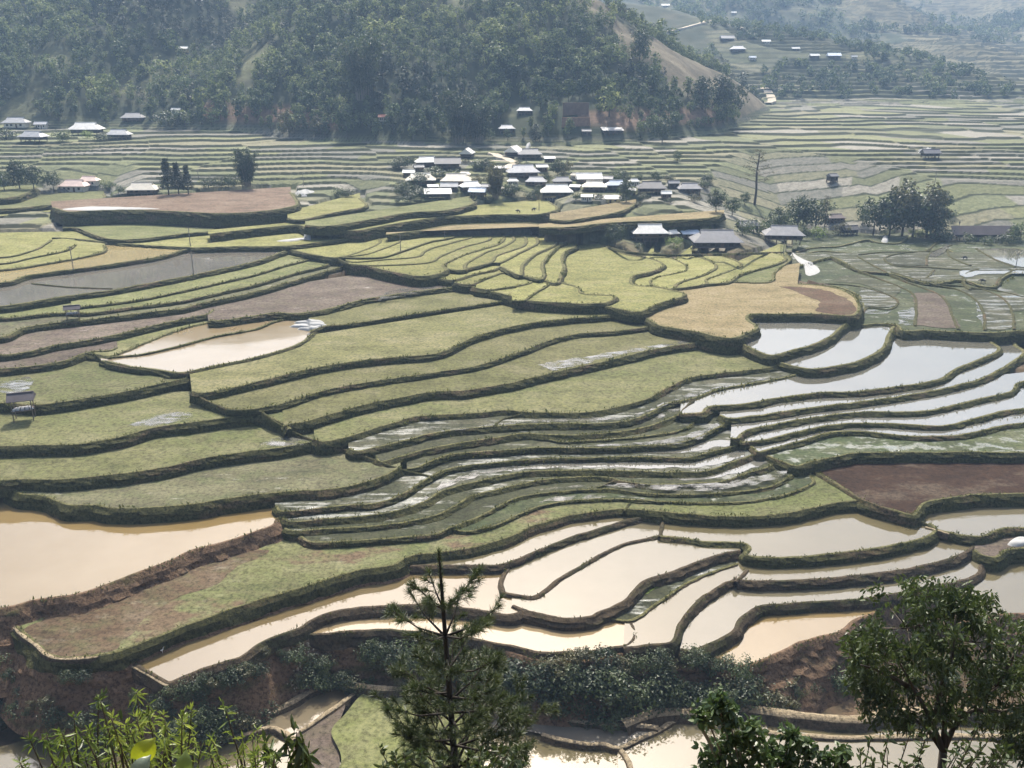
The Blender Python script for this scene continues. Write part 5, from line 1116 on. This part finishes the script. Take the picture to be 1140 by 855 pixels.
# tracks
M['trk'] = mat_flat('pale_dirt_track', (.42, .36, .27), .95, .15, .5)
def track(pts, w, label, lift=.15):
    q = resample(poly_px(pts), 3.); P = np.array([hit(*k) for k in q]); L = resample(P[:, :2], 2.); N = normals(L); a, b = L-N*w/2, L+N*w/2; mb = MB()
    rings = [np.column_stack([k, ground(k[:, 0], k[:, 1])+lift]) for k in (a, L, b)]; z = np.maximum(np.maximum(rings[0][:, 2], rings[1][:, 2]), rings[2][:, 2]); z = np.convolve(np.pad(z, 2, mode='edge'), np.ones(5)/5, 'valid')
    rings = [np.column_stack([k[:, :2], z]) for k in rings]; out = [np.column_stack([k, z-1.5]) for k in (L-N*(w/2+.5), L+N*(w/2+.5))]
    strip(mb, [out[0]]+rings+[out[1]], 0); link('dirt_road', mb.mesh('road', [M['trk']]), kind='structure', label=label, category='road')
track('544,171 553,173 560,177 572,180 575,182 566,186 556,190', 4., 'pale dirt track curving between the upper village houses'); track('512,181 530,180 550,179 570,180', 2.5, 'pale footpath joining the dirt track in the village')
track('851,97 855,102 858,108 860,113 854,116', 6., 'bright dirt road at the foot of the spur'); track('743,36 760,32 777,27 790,23 803,25 820,30 834,33 838,37 836,42', 6., 'pale road climbing over the far spur')
# poles
M['pole'] = mat_flat('grey_pole', (.16, .15, .14), .8, .2)
def pole(x, y, hpx, label):
    p = hit(x, y); h = hpx*mpp(*p); t = thing('utility_pole', label, 'pole', p); m = MB(); m.tube([(0, 0, -.3), (0, 0, h)], [.13, .09], 7); link('pole_shaft', m.mesh('pole_shaft', [M['pole']]), t); m = MB(); m.box((0, 0, h-.5), (1.5, .1, .12)); link('crossarm', m.mesh('crossarm', [M['post']]), t)
for a in ((82, 302, 27, 'thin pole standing in the ochre paddy on the left'), (212, 274, 22, 'thin pole on the green terrace above the ochre paddy'), (216, 309, 28, 'thin pole in the grey mud paddy on the left'), (446, 280, 20, 'thin pole among the fan of narrow terraces'), (495, 265, 8, 'short thin pole at the top of the fan of terraces'),
          (872, 283, 13, 'thin pole at the right end of the big grey hipped roof'), (600, 234, 14, 'thin pole on the terrace below the white sign letters'), (783, 206, 16, 'thin pole at the right end of the village on the valley floor'), (1039, 215, 24, 'thin pole behind the largest grove'), (1131, 297, 16, 'thin pole in the flooded paddy at the right border'),
          (338, 207, 14, 'thin pole behind the blue tent'), (221, 199, 10, 'thin pole behind the three spiky conifers')): pole(*a)
# sign letters
def sign():
    p = hit(615, 226); s = mpp(*p); t = thing('sign', 'white standing sign letters in front of the white and pinkish house', 'sign', (p[0], p[1], p[2])); m = MB()
    m.box((0, .12, 4*s*.5+.5), (17*s, .12, 4.5*s)); m.box((-7*s, .2, .5), (.15, .15, 1.4)); m.box((7*s, .2, .5), (.15, .15, 1.4)); link('board', m.mesh('board', [WALLS['d']]), t)
    c = bpy.data.curves.new('lettering', 'FONT'); c.body = 'NaTuR'; c.size = 4.3*s; c.align_x = 'CENTER'; c.extrude = .05; o = bpy.data.objects.new('lettering_curve', c); COL.objects.link(o)
    me = bpy.data.meshes.new_from_object(o.evaluated_get(bpy.context.evaluated_depsgraph_get())); bpy.data.objects.remove(o); me.materials.clear(); me.materials.append(M['plas'])
    l = link('lettering', me, t, (0, 0, .9)); l.rotation_euler = (PI/2, 0, 0)
sign()
# animals and a person: bodies grown from a skeleton with the skin modifier
def skin(name, joints, bones, mat, lv=2):
    me = bpy.data.meshes.new(name); me.from_pydata([j[0] for j in joints], bones, []); o = bpy.data.objects.new(name, me); COL.objects.link(o)
    md = o.modifiers.new('skin', 'SKIN'); 
    for v, j in zip(me.skin_vertices[0].data, joints): v.radius = (j[1], j[1]) if not hasattr(j[1], '__len__') else j[1]
    me.skin_vertices[0].data[0].use_root = True; ss = o.modifiers.new('ss', 'SUBSURF'); ss.levels = lv; ss.render_levels = lv
    r = bpy.data.meshes.new_from_object(o.evaluated_get(bpy.context.evaluated_depsgraph_get())); bpy.data.objects.remove(o); r.materials.clear(); r.materials.append(mat)
    r.polygons.foreach_set('use_smooth', np.full(len(r.polygons), True)); return r
M['hide'] = mat_flat('buffalo_hide', (.035, .03, .027), .7, .3, 3.); M['white_feather'] = mat_flat('white_feathers', (.75, .74, .70), .7, .08, 3.); M['cloth'] = mat_flat('dark_clothes', (.03, .032, .045), .9, .2, 4.); M['skin'] = mat_flat('skin', (.35, .22, .15), .6, .08, 4.); M['hair'] = mat_flat('black_hair', (.015, .012, .01), .5, .1, 5.); M['beak'] = mat_flat('yellow_beak', (.5, .36, .06), .5, .1)
BUF = skin('buffalo', [((0, 0, 1.05), (.34, .42)), ((.55, 0, 1.1), (.34, .40)), ((-.6, 0, 1.08), (.30, .36)), ((.95, 0, 1.12), .22), ((1.25, 0, .95), .17), ((1.5, 0, .72), .11),
    ((.55, .2, .6), .11), ((.55, .2, .3), .075), ((.57, .2, .02), .08), ((.55, -.2, .6), .11), ((.60, -.2, .3), .075), ((.62, -.2, .02), .08),
    ((-.62, .2, .62), .13), ((-.72, .2, .36), .075), ((-.66, .2, .02), .08), ((-.62, -.2, .62), .13), ((-.76, -.2, .36), .075), ((-.70, -.2, .02), .08), ((-.93, 0, 1.02), .05), ((-1., 0, .6), .03), ((-1., 0, .42), .045)],
    [(0, 1), (0, 2), (1, 3), (3, 4), (4, 5), (1, 6), (6, 7), (7, 8), (1, 9), (9, 10), (10, 11), (2, 12), (12, 13), (13, 14), (2, 15), (15, 16), (16, 17), (2, 18), (18, 19), (19, 20)], M['hide'])
hm = MB()
for s in (-1, 1): hm.tube([(1.2, .1*s, 1.08), (1.15, .34*s, 1.16), (1.02, .48*s, 1.3), (.9, .42*s, 1.42)], [.05, .045, .03, .01], 6)
HORN = hm.mesh('horns', [M['post']])
for (x, y, rz, lab) in ((577, 237, 2.6, 'dark water buffalo, the left one of two grazing above the dark bank below the village'), (594, 235, .4, 'dark water buffalo, the right one of two grazing above the dark bank below the village'),
                        (1074, 289, 3.0, 'dark water buffalo among the winding ridges under the long brown shed roof'), (1094, 315, 2.7, 'dark water buffalo in the wet paddy at the far right')):
    t = link('water_buffalo', BUF, None, hit(x, y), rz, label=lab, category='buffalo'); t.scale = (.8,)*3; link('horns', HORN, t)
EGR = skin('egret', [((0, 0, .42), (.10, .12)), ((-.22, 0, .40), .05), ((.12, 0, .52), .055), ((.12, 0, .66), .03), ((.20, 0, .78), .028), ((.26, 0, .80), .04), ((0, .05, .25), .018), ((0, .05, 0), .014), ((0, -.05, .25), .018), ((.02, -.05, 0), .014)], [(0, 1), (0, 2), (2, 3), (3, 4), (4, 5), (0, 6), (6, 7), (0, 8), (8, 9)], M['white_feather'])
bk = MB(); bk.tube([(.28, 0, .80), (.44, 0, .77)], [.016, .003], 6); BEAK = bk.mesh('beak', [M['beak']])
for (x, y, rz, lab) in ((181, 727, .4, 'white egret perched on the dark bank above the grey brown strip paddy'), (219, 757, 2.4, 'white egret on the bank below the grey brown strip paddy')):
    t = link('egret', EGR, None, hit(x, y), rz, label=lab, category='egret'); link('beak', BEAK, t)
def person():
    p = hit(1068, 251); t = link('person', skin('person', [((0, 0, .95), (.13, .10)), ((0, 0, 1.2), (.15, .11)), ((0, 0, 1.42), (.13, .09)), ((0, 0, 1.52), .055), ((0, 0, 1.66), (.09, .105)), ((.19, 0, 1.4), .055), ((.25, .02, 1.12), .042), ((.24, .10, .88), .032), ((-.19, 0, 1.4), .055), ((-.25, .02, 1.12), .042), ((-.24, .10, .88), .032),
        ((.10, 0, .85), .085), ((.11, .02, .48), .06), ((.11, -.02, .06), .042), ((.11, .14, .03), .035), ((-.10, 0, .85), .085), ((-.11, .02, .48), .06), ((-.11, -.02, .06), .042), ((-.11, .14, .03), .035)],
        [(0, 1), (1, 2), (2, 3), (3, 4), (2, 5), (5, 6), (6, 7), (2, 8), (8, 9), (9, 10), (0, 11), (11, 12), (12, 13), (13, 14), (0, 15), (15, 16), (16, 17), (17, 18)], M['cloth']), None, p, 2.6, label='person in dark clothes standing upright at the edge of the far pale paddy', category='person')
    h = MB(); h.tube([(0, -.01, 1.70), (0, -.01, 1.78), (0, 0, 1.80)], [.125, .10, .03], 10); link('hair', h.mesh('hair', [M['hair']], True), t)
    f = MB(); f.tube([(0, .07, 1.66), (0, .115, 1.66)], [.075, .045], 8); link('face', f.mesh('face', [M['skin']], True), t)
person()
def village_gaps():
    rng = np.random.default_rng(44); n = 0
    for _ in range(900):
        x = rng.uniform(440, 790); y = rng.uniform(180, 226)
        if x > 700 and y < 200 or y < 190 and x > 620: continue
        h = rng.uniform(5, 13)
        if any(a-2 < x < b+2 and c < y and y-h < d and y > d-1 and y-h < d-3 for a, b, c, d in HOUSE_BOX) or any(a-3 < x < b+3 and d-6 < y < d+2 for a, b, c, d in HOUSE_BOX): continue
        plant(('b1', 'b2', 'b1', 'b4')[int(rng.integers(0, 4))], x, y, h, 'low green bush in the gaps between the village houses', 'bushes in the gaps between the village houses', 'shrub', rng.uniform(1, 1.5)); n += 1
        if n >= 46: break
village_gaps()
forest(); far_forest()
# ------------------------------------------------------------------ plants on the near slope, close to the camera
def at(x, y, Y):
    dx, dy, dz = ray(x, y); t = Y/dy; return np.array([dx*t, Y, dz*t])
def base_at(x, Y): 
    X = (x-570)/FPX*Y*1.2; return np.array([X, Y, float(land(X, Y))])
def pine():
    rng = np.random.default_rng(61); Y0 = 12.; top = at(488, 607, Y0); b = at(508, 870, Y0); g = b+(b-top)*.5; g[2] = float(land(g[0], g[1]))-.1
    px = np.linalg.norm(at(489, 700, Y0)-at(488, 690, Y0))/10
    t = thing('pine_tree', 'young dark pine with a bare pointed leader in front of the stream bank', 'tree', tuple(g))
    o = g.copy(); ax = lambda y: (at(488, 607, Y0)*(1-(y-607)/263)+b*((y-607)/263)) if y <= 870 else b+(b-top)*((y-870)/263)
    mb = MB(); ys = [870+130, 855, 800, 745, 700, 665, 640, 612]; mb.tube([ax(y)-o for y in ys], [.075, .062, .052, .045, .037, .03, .022, .009], 8)
    tw = MB(); NV = []
    def needles(p, d, n, L, spread):
        p = np.repeat(p[None], n, 0) if p.ndim == 1 else p; d = d/np.linalg.norm(d)
        v = rng.normal(size=(n, 3))*spread+d; v /= np.linalg.norm(v, axis=1)[:, None]; ln = L*rng.uniform(.7, 1.15, (n, 1))
        s = np.cross(v, rng.normal(size=(n, 3))); s /= np.linalg.norm(s, axis=1)[:, None]; tip = p+v*ln; tip[:, 2] -= .12*ln[:, 0]
        w = .0046; NV.append(np.stack([p-s*w, p+s*w, tip+s*w*.35, tip-s*w*.35], 1).reshape(-1, 3))
    def twig(p0, p1, rad, den, L=.13, tuft=True):
        p0, p1 = np.array(p0), np.array(p1); d = p1-p0; ln = np.linalg.norm(d); tw.tube([p0-o, (p0+p1)/2-o+np.array([0, 0, -.02*ln]), p1-o], [rad, rad*.8, rad*.45], 5)
        n = int(den*ln); k = rng.uniform(.25, 1, n)[:, None]; needles(p0+d*k, d/ln, n, L, .7)
        if tuft: needles(p1, d/ln+np.array([0, 0, .15]), 46, L*1.1, .55)
    def bough(y, w, L, rise, den=230):
        p0 = ax(y); d = np.array([math.cos(w), math.sin(w), rise]); p1 = p0+d*L*.55; p2 = p1+np.array([d[0], d[1], rise+.45])*L*.5
        tw.tube([p0-o, p1-o, p2-o], [.020*min(1.3, .5+L), .014, .007], 5); twig(p1, p2, .008, den)
        for k in range(int(2+L*4.5)):
            q = rng.uniform(.25, .95); s = p0*(1-q)**2+2*p1*q*(1-q)+p2*q*q; a = w+rng.choice([-1, 1])*rng.uniform(.4, 1.2); l2 = L*rng.uniform(.22, .42)*(1.15-q*.5)
            e = s+np.array([math.cos(a), math.sin(a), rng.uniform(.25, .8)])*l2; twig(s, e, .006, den)
            if l2 > .28:
                m = (s+e)/2; a2 = a+rng.choice([-1, 1])*.8; twig(m, m+np.array([math.cos(a2), math.sin(a2), .5])*l2*.5, .005, den)
    # leader: short needles close to the stem
    for y in np.linspace(613, 668, 60): needles(ax(y), np.array([0, 0, 1.]), 9, .10, .42)
    for (w, L, r) in ((PI*.98, .42, .75), (.15, .55, .85), (2.2, .38, .9), (4.4, .45, .8), (5.5, .45, .9)): bough(672, w, L, r)
    for (w, L, r) in ((PI*1.02, .78, .42), (.05, .80, .40), (1.2, .6, .5), (4.2, .7, .4), (2.5, .7, .5), (5.4, .75, .45)): bough(702, w, L, r)
    for (y, n, L) in ((735, 5, .95), (765, 6, 1.15), (795, 7, 1.4), (825, 7, 1.6), (855, 8, 1.75), (890, 7, 1.8)):
        for k in range(n):
            w = 2*PI*k/n+rng.uniform(-.25, .25)+y; right = math.cos(w) > 0
            bough(y+rng.uniform(-10, 10), w, L*rng.uniform(.55, 1.0)*(1.0 if right else .85), rng.uniform(.15, .42))
    link('trunk', mb.mesh('trunk', [M['dbark']], True), t); link('branches', tw.mesh('branches', [M['dbark']], True), t)
    V = np.vstack(NV)-o; print('needles', len(V)//4); link('needles', mesh_np('needles', V, np.arange(len(V)).reshape(-1, 4), [M['pin']]), t)
pine()
def oval_leaves(C, size, asp, rng, droop=.0, up=None, var=.3):
    """six-sided folded leaves"""
    n = len(C); a, b, c = rot_frames(n, rng, droop, up); s = (size*(1+var*rng.uniform(-1, 1, n)))[:, None]; w = s*asp*.5
    V = np.stack([C, C+a*s*.28+b*w*.85+c*w*.3, C+a*s*.65+b*w*.8+c*w*.25-np.array([0, 0, .06])*s, C+a*s-np.array([0, 0, .16])*s, C+a*s*.65-b*w*.8+c*w*.25-np.array([0, 0, .06])*s, C+a*s*.28-b*w*.85+c*w*.3], 1)
    o = np.arange(n)[:, None]*6; F = np.concatenate([o+np.array([0, 1, 2, 3]), o+np.array([0, 3, 4, 5])], 0); return V.reshape(-1, 3), F
def broadleaf():
    rng = np.random.default_rng(71); Y0 = 16.; P = lambda x, y, dy=0: at(x, y, Y0+dy); g = P(1046, 905); g[2] = float(land(g[0], g[1]))-.1; o = g
    t = thing('broadleaf_tree', 'glossy broad leaved tree with forked trunk at the right front', 'tree', tuple(g)); mb = MB(); b = P(1048, 860)
    mb.tube([g-o, b-o, P(1050, 836)-o], [.14, .10, .09], 8); cl = []
    limbs = [((1050, 836), (1036, 800), (1018, 768), (1000, 735), -.3), ((1050, 836), (1052, 795), (1050, 750), (1046, 700), .0), ((1050, 836), (1066, 800), (1080, 765), (1092, 720), .4), ((1050, 836), (1064, 808), (1090, 780), (1124, 755), .2), ((1050, 836), (1030, 808), (1000, 790), (968, 770), .3),
             ((1040, 805), (1046, 770), (1060, 730), (1064, 685), -.5), ((1060, 808), (1058, 770), (1030, 730), (1022, 690), .6), ((1090, 780), (1112, 760), (1126, 735), (1138, 715), -.3), ((1066, 800), (1088, 790), (1115, 792), (1145, 786), -.4), ((1018, 768), (995, 755), (975, 745), (958, 740), -.6)]
    for (a, b_, c, d, dy) in limbs:
        mb.tube([P(*a)-o, P(*b_, dy*.4)-o, P(*c, dy*.8)-o, P(*d, dy)-o], [.07, .05, .034, .014], 6)
    # crown: clusters through the volume of the outline
    blobs = [((1010, 700), 52), ((1050, 690), 48), ((1085, 715), 52), ((975, 735), 36), ((1000, 750), 46), ((1050, 745), 54), ((1100, 755), 52), ((985, 775), 36), ((1030, 665), 20), ((1070, 668), 20), ((1130, 765), 42), ((1145, 730), 40), ((1125, 800), 36), ((1065, 790), 34), ((1010, 790), 28), ((965, 765), 22), ((1150, 790), 40), ((1100, 690), 26), ((1140, 830), 22), ((960, 720), 20)]
    for (c, r) in blobs:
        R = r*.0192
        for k in range(int(8+r*.46)):
            d = rng.normal(size=3); d /= np.linalg.norm(d); q = P(*c)+d*R*np.array([1, 1.25, 1])*rng.uniform(.35, 1)**.5; cl.append((q-o, .17)); 
            if rng.random() < .35: mb.tube([P(*c)-o, q-o], [.012, .004], 4)
    C = clump_cloud(cl, 24, rng, .9); V, F = oval_leaves(C, .145, .38, rng, .85); print('leaves', len(C))
    link('trunk', mb.mesh('trunk', [M['bark']], True), t); link('crown', mesh_np('crown', V, F, [M['glo']]), t)
broadleaf()
def shoot_shrub(name, label, xs, Y0, tops, seed, lf, nst, size, asp, per, droop=.1, bark='bark', xr=26):
    """stems rising from the slope below the frame to the tops given in pixels"""
    rng = np.random.default_rng(seed); g = base_at(xs, Y0); t = thing(name, label, 'shrub', tuple(g)); mb = MB(); VV = []; o_ = 0; FF = []
    for (x, y, dy) in tops:
        e = at(x, y, Y0+dy); b = g+np.array([(e[0]-g[0])*.55+rng.uniform(-.1, .1), dy*.5, -.05]); b[2] = min(b[2], e[2]-.6); m = (b+e)/2+rng.normal(size=3)*.03*np.linalg.norm(e-b)
        P = catmull(np.array([b, m, e]), .05) if False else np.array([b*(1-s)**2+2*m*s*(1-s)+e*s*s for s in np.linspace(0, 1, 14)]); mb.tube(P-g, list(np.linspace(.012, .004, 14)), 5)
        L = np.linalg.norm(e-b); n = int(per*min(L, 1.1)); s = 1-rng.uniform(0, 1, n)**1.4*min(.95, 1.0/L); C = np.array([np.array([np.interp(k, np.linspace(0, 1, 14), P[:, i]) for i in range(3)]) for k in s])-g
        V, F = oval_leaves(C, size, asp, rng, droop+rng.choice([0., .5, 1.1])*(lf == 'shr'), np.array([0, 0, .55])); VV.append(V); FF.append(F+o_); o_ += len(V)
        V, F = oval_leaves((e-g)[None]+rng.normal(size=(5, 3))*.012, size*.75, asp, rng, -.3, np.array([0, 0, .7]), .5); VV.append(V); FF.append(F+o_); o_ += len(V)
    link('stems', mb.mesh('stems', [M[bark]], True), t); link('leaves', mesh_np('leaves', np.vstack(VV), np.vstack(FF), [M[lf]]), t); return t
rg = np.random.default_rng(81)
def tops(x0, x1, n, y0, y1, dy=.5): return [(rg.uniform(x0, x1), rg.uniform(y0, y1), rg.uniform(-dy, dy)) for _ in range(n)]
shoot_shrub('shrub', 'yellow green shrub of upright shoots at the left end of the front edge', 60, 6., [(82, 796, 0), (110, 778, .1), (100, 812, .2)]+tops(18, 128, 17, 812, 852), 91, 'shr', 0, .085, .20, 42)
shoot_shrub('shrub', 'tallest yellow green shrub with slender leaves left of centre at the front edge', 165, 5.6, [(152, 771, 0), (165, 785, .2), (182, 796, .1), (140, 805, -.2), (213, 790, .3), (205, 805, 0)]+tops(122, 235, 24, 795, 850), 92, 'shr', 0, .085, .19, 50)
shoot_shrub('shrub', 'yellow green shrub between the big yellow leaf and the hanging leaf sapling', 265, 5.8, [(250, 786, 0), (286, 812, .2), (270, 822, 0)]+tops(225, 318, 15, 820, 852), 93, 'shr', 0, .08, .20, 42)
shoot_shrub('sapling', 'sapling with long dark hanging leaves beside the muddy trickle at the front', 325, 5.6, [(330, 815, 0), (318, 822, .1), (338, 824, 0), (295, 828, 0), (342, 838, .1)], 94, 'glo', 0, .15, .26, 48, 1.6)
shoot_shrub('sapling', 'slim sapling with a tuft of dark hanging leaves over the small pond', 112, 5.2, [(112, 781, 0), (134, 803, .1), (96, 822, 0)], 95, 'glo', 0, .11, .26, 12, 1.5)
shoot_shrub('shrub', 'sparse twiggy shrub under the glossy broad leaved tree', 1010, 7., tops(955, 1140, 26, 812, 852, .6), 96, 'glo', 0, .085, .34, 26)
shoot_shrub('shrub', 'low twiggy shrub with small dark leaves in front of the young pine', 480, 8., tops(420, 600, 22, 832, 856, .6), 97, 'glo', 0, .10, .35, 40)
def big_leaf(x, y, Y0, L, W, ang, tilt, mat, label):
    p = at(x, y, Y0); mb = MB(); n = 9; V = []; F = []; g = p+np.array([0, .05, -.55]); g[2] = min(g[2], float(land(g[0], g[1])))
    for i in range(n):
        s = i/(n-1); w = W*math.sin(PI*min(1, s*.86+.12))**.7*.5; z = L*s; c = .12*L*math.sin(PI*s)
        for k in (-1, -.5, 0, .5, 1): V.append((w*k, -c+abs(k)*w*.35, z-.02*k*k))
    for i in range(n-1):
        for k in range(4): F.append((i*5+k, i*5+k+1, i*5+k+6, i*5+k+5))
    R = Matrix.Rotation(ang, 3, 'Y') @ Matrix.Rotation(tilt, 3, 'X'); V = [tuple(R @ Vector(v)+Vector(p-g)) for v in V]; t = thing('large_leaved_plant', label, 'plant', tuple(g)); mb.add(V, F); link('leaf', mb.mesh('leaf', [M[mat]], True), t)
    st = MB(); st.tube([(0, 0, -.1), tuple((p-g)*.6+np.array([.02, 0, 0])), tuple(p-g)], [.014, .011, .008], 6); link('stem', st.mesh('stem', [M['shr']], True), t)
big_leaf(153, 846, 4.6, .17, .15, .75, -.5, 'yel', 'plant with one big yellow leaf among the front shoots'); big_leaf(150, 862, 4.4, .14, .11, .9, -.9, 'gle', 'plant with one round grey green leaf below the big yellow leaf'); big_leaf(203, 866, 4.6, .18, .11, .1, -.5, 'lf4', 'plant with a broad green leaf right of the big yellow leaf')
def lobed_bush():
    rng = np.random.default_rng(99); Y0 = 8.; P = lambda x, y, dy=0: at(x, y, Y0+dy); g = base_at(840, Y0); t = thing('shrub', 'dense bush with rounded leaves and one pale bare stem at the front right of centre', 'shrub', tuple(g)); mb = MB(); cl = []
    for (c, r) in (((800, 788), 17), ((785, 795), 14), ((812, 800), 13), ((838, 815), 16), ((822, 824), 16), ((800, 838), 20), ((826, 846), 22), ((852, 838), 18), ((880, 822), 12), ((884, 846), 20), ((910, 852), 18), ((936, 842), 12), ((858, 858), 24), ((790, 862), 22), ((930, 860), 20), ((900, 832), 9)):
        R = r*.0094; mb.tube([P(*c)-g, P(c[0]+(840-c[0])*.3, c[1]+40)-g, np.array([rng.uniform(-.3, .3), 0, -.1])], [.008, .012, .016], 5)
        for k in range(int(5+r*.55)):
            d = rng.normal(size=3); d /= np.linalg.norm(d); cl.append((P(*c)+d*R*rng.uniform(.4, 1)-g, .06))
    mb.tube([np.array([-.2, 0, -.1]), P(800, 850)-g, P(790, 826)-g, P(776, 802)-g, P(776, 796)-g], [.03, .024, .021, .018, .012], 7)
    C = clump_cloud(cl, 13, rng, 1.); V, F = oval_leaves(C, .085, .62, rng, .1); link('stems', mb.mesh('stems', [M['pale_bark']], True), t); link('leaves', mesh_np('leaves', V, F, [M['lob']]), t)
lobed_bush()
# grass hanging over the edges and banks of the nearer terraces
def edge_grass():
    rng = np.random.default_rng(123); B = []; SZ = []
    for f in FL:
        ym = f['p'][:, 1].mean()
        if f['e'] == 'p' or ym < 285: continue
        z = f['plan'][:f['n'], 1].mean(); st = .20 if z < 150 else .34
        L = resample(f['plan'][:f['n']], st); N = normals(L); L = L+N*(N1.fbm(L[:, 0]/3.1, L[:, 1]/3.1, 2)*.1)[:, None]; dr = min(f.get('drop', 1.), 1.8); sl = .4
        for k in range(4 if f['b'] in ('bg', 'be') else 2):
            t = rng.uniform(-.25, 1., len(L))**1. if k else rng.uniform(-.35, .12, len(L)); dz = np.where(t > 0, -t*dr, .06); off = np.where(t > 0, .05+t*dr*sl+.05, t*1.2)
            q = L+N*off[:, None]; cl = N2.fbm(q[:, 0]/2.1+7*k, q[:, 1]/2.1, 3); keep = (cl > .14) & (rng.random(len(q)) < .8)
            B.append(np.column_stack([q, f['h']+.1+dz])[keep]); SZ.append((np.full(len(q), 1. if z < 150 else 1.35)*(1+1.6*np.clip(cl, 0, .6))*(.75 if k == 0 else 1.15))[keep])
    C = np.vstack(B); SZ = np.concatenate(SZ); x, y = to_px(C[:, 0], C[:, 1], C[:, 2]); o = (x > -30) & (x < 1170); C = C[o]; SZ = SZ[o]
    C = np.repeat(C, 2, 0)+rng.normal(size=(len(C)*2, 3))*np.array([.09, .09, .02]); SZ = np.repeat(SZ, 2); n = len(C)
    d = rng.normal(size=(n, 3))*.5; d[:, 1] -= .25; d[:, 2] = np.abs(d[:, 2])+.6; d /= np.linalg.norm(d, axis=1)[:, None]; s = np.cross(d, rng.normal(size=(n, 3))); s /= np.linalg.norm(s, axis=1)[:, None]; h = (rng.uniform(.10, .26, n)*SZ)[:, None]; w = (rng.uniform(.03, .07, n)*SZ)[:, None]
    V = np.stack([C-s*w, C+s*w, C+d*h+s*w*.3, C+d*h-s*w*.3], 1).reshape(-1, 3); print('grass', n)
    link('grass', mesh_np('grass', V, np.arange(len(V)).reshape(-1, 4), [M['grs']]), kind='stuff', label='rough grass growing on the edges and banks of the nearer terraces')
edge_grass()
def rubble():
    rng = np.random.default_rng(17); mb = MB(); pts = [(rng.uniform(395, 475), rng.uniform(745, 758)) for _ in range(120)]+[(x+rng.uniform(-6, 6), y+rng.uniform(-3, 3)) for x, y in resample(poly_px('348,716 338,728 334,742 322,756'), 1.2)]+[(x+rng.uniform(-9, 9), y+rng.uniform(-5, 5)) for x, y in resample(poly_px('0,765 18,775 30,790 50,800 70,805'), .9)]
    for (x, y) in pts:
        p = hit(x, y); s = rng.uniform(.1, .38); mb.box((p[0], p[1], p[2]+s*.25), (s, s*rng.uniform(.6, 1.2), s*.7), 0, rng.uniform(0, 3), rng.uniform(.5, .85))
    link('rubble', mb.mesh('rubble', [mat_flat('stone', (.30, .26, .20), .9, .3, 2.)]), kind='stuff', label='pale stones and rubble along the stream')
rubble()
# ------------------------------------------------------------------ air, light, camera
def build_air():
    mb = MB(); x0, x1, y0, y1, z0, z1 = -1900, 2700, -60, 2720, -80, 300
    mb.box(((x0+x1)/2, (y0+y1)/2, (z0+z1)/2), (x1-x0, y1-y0, z1-z0))
    m = bpy.data.materials.new('haze'); m.use_nodes = True; nt = m.node_tree; nt.nodes.remove(nt.nodes['Principled BSDF'])
    v = nd(nt, 'ShaderNodeVolumePrincipled'); v.inputs['Color'].default_value = (.46, .68, 1., 1); v.inputs['Density'].default_value = HAZE; v.inputs['Anisotropy'].default_value = .1
    nt.links.new(v.outputs[0], nt.nodes['Material Output'].inputs['Volume'])
    link('haze', mb.mesh('haze', [m]), kind='stuff', label='thin blue haze lying over the whole valley', category='haze')
HAZE = .00024
build_air()
SAZ, SEL = math.radians(-3), math.radians(51)
w = bpy.data.worlds.new("World"); S.world = w; w.use_nodes = True; nt = w.node_tree
sk = nd(nt, 'ShaderNodeTexSky', sky_type='NISHITA'); sk.sun_disc = False; sk.sun_elevation = SEL; sk.sun_rotation = SAZ % (2*PI); sk.dust_density = 5.5; sk.air_density = 1.2; sk.ozone_density = 1.; sk.altitude = 0
nt.links.new(sk.outputs[0], nt.nodes['Background'].inputs[0]); nt.nodes['Background'].inputs[1].default_value = .15
sl = bpy.data.lights.new('sun', 'SUN'); sl.energy = 4.6; sl.angle = math.radians(.5); sl.color = (1., .95, .86)
so = link('sun', sl); d = Vector((math.sin(SAZ)*math.cos(SEL), math.cos(SAZ)*math.cos(SEL), math.sin(SEL)))
so.rotation_euler = d.to_track_quat('Z', 'Y').to_euler(); so.location = (0, 0, 200)
cam = bpy.data.cameras.new('camera'); cam.sensor_fit = 'HORIZONTAL'; cam.sensor_width = 36; cam.lens = 36*FPX/1140; cam.clip_end = 6000; cam.clip_start = .1
co = link('camera', cam); co.rotation_euler = (PI/2-PITCH, 0, 0); S.camera = co
S.view_settings.view_transform = 'Standard'; S.view_settings.look = 'None'; S.view_settings.gamma = 1; S.view_settings.exposure = .75
S.cycles.use_denoising = True; S.cycles.max_bounces = 6; S.cycles.volume_bounces = 0; S.cycles.transparent_max_bounces = 6
S.cycles.use_adaptive_sampling = True; S.cycles.adaptive_threshold = .02
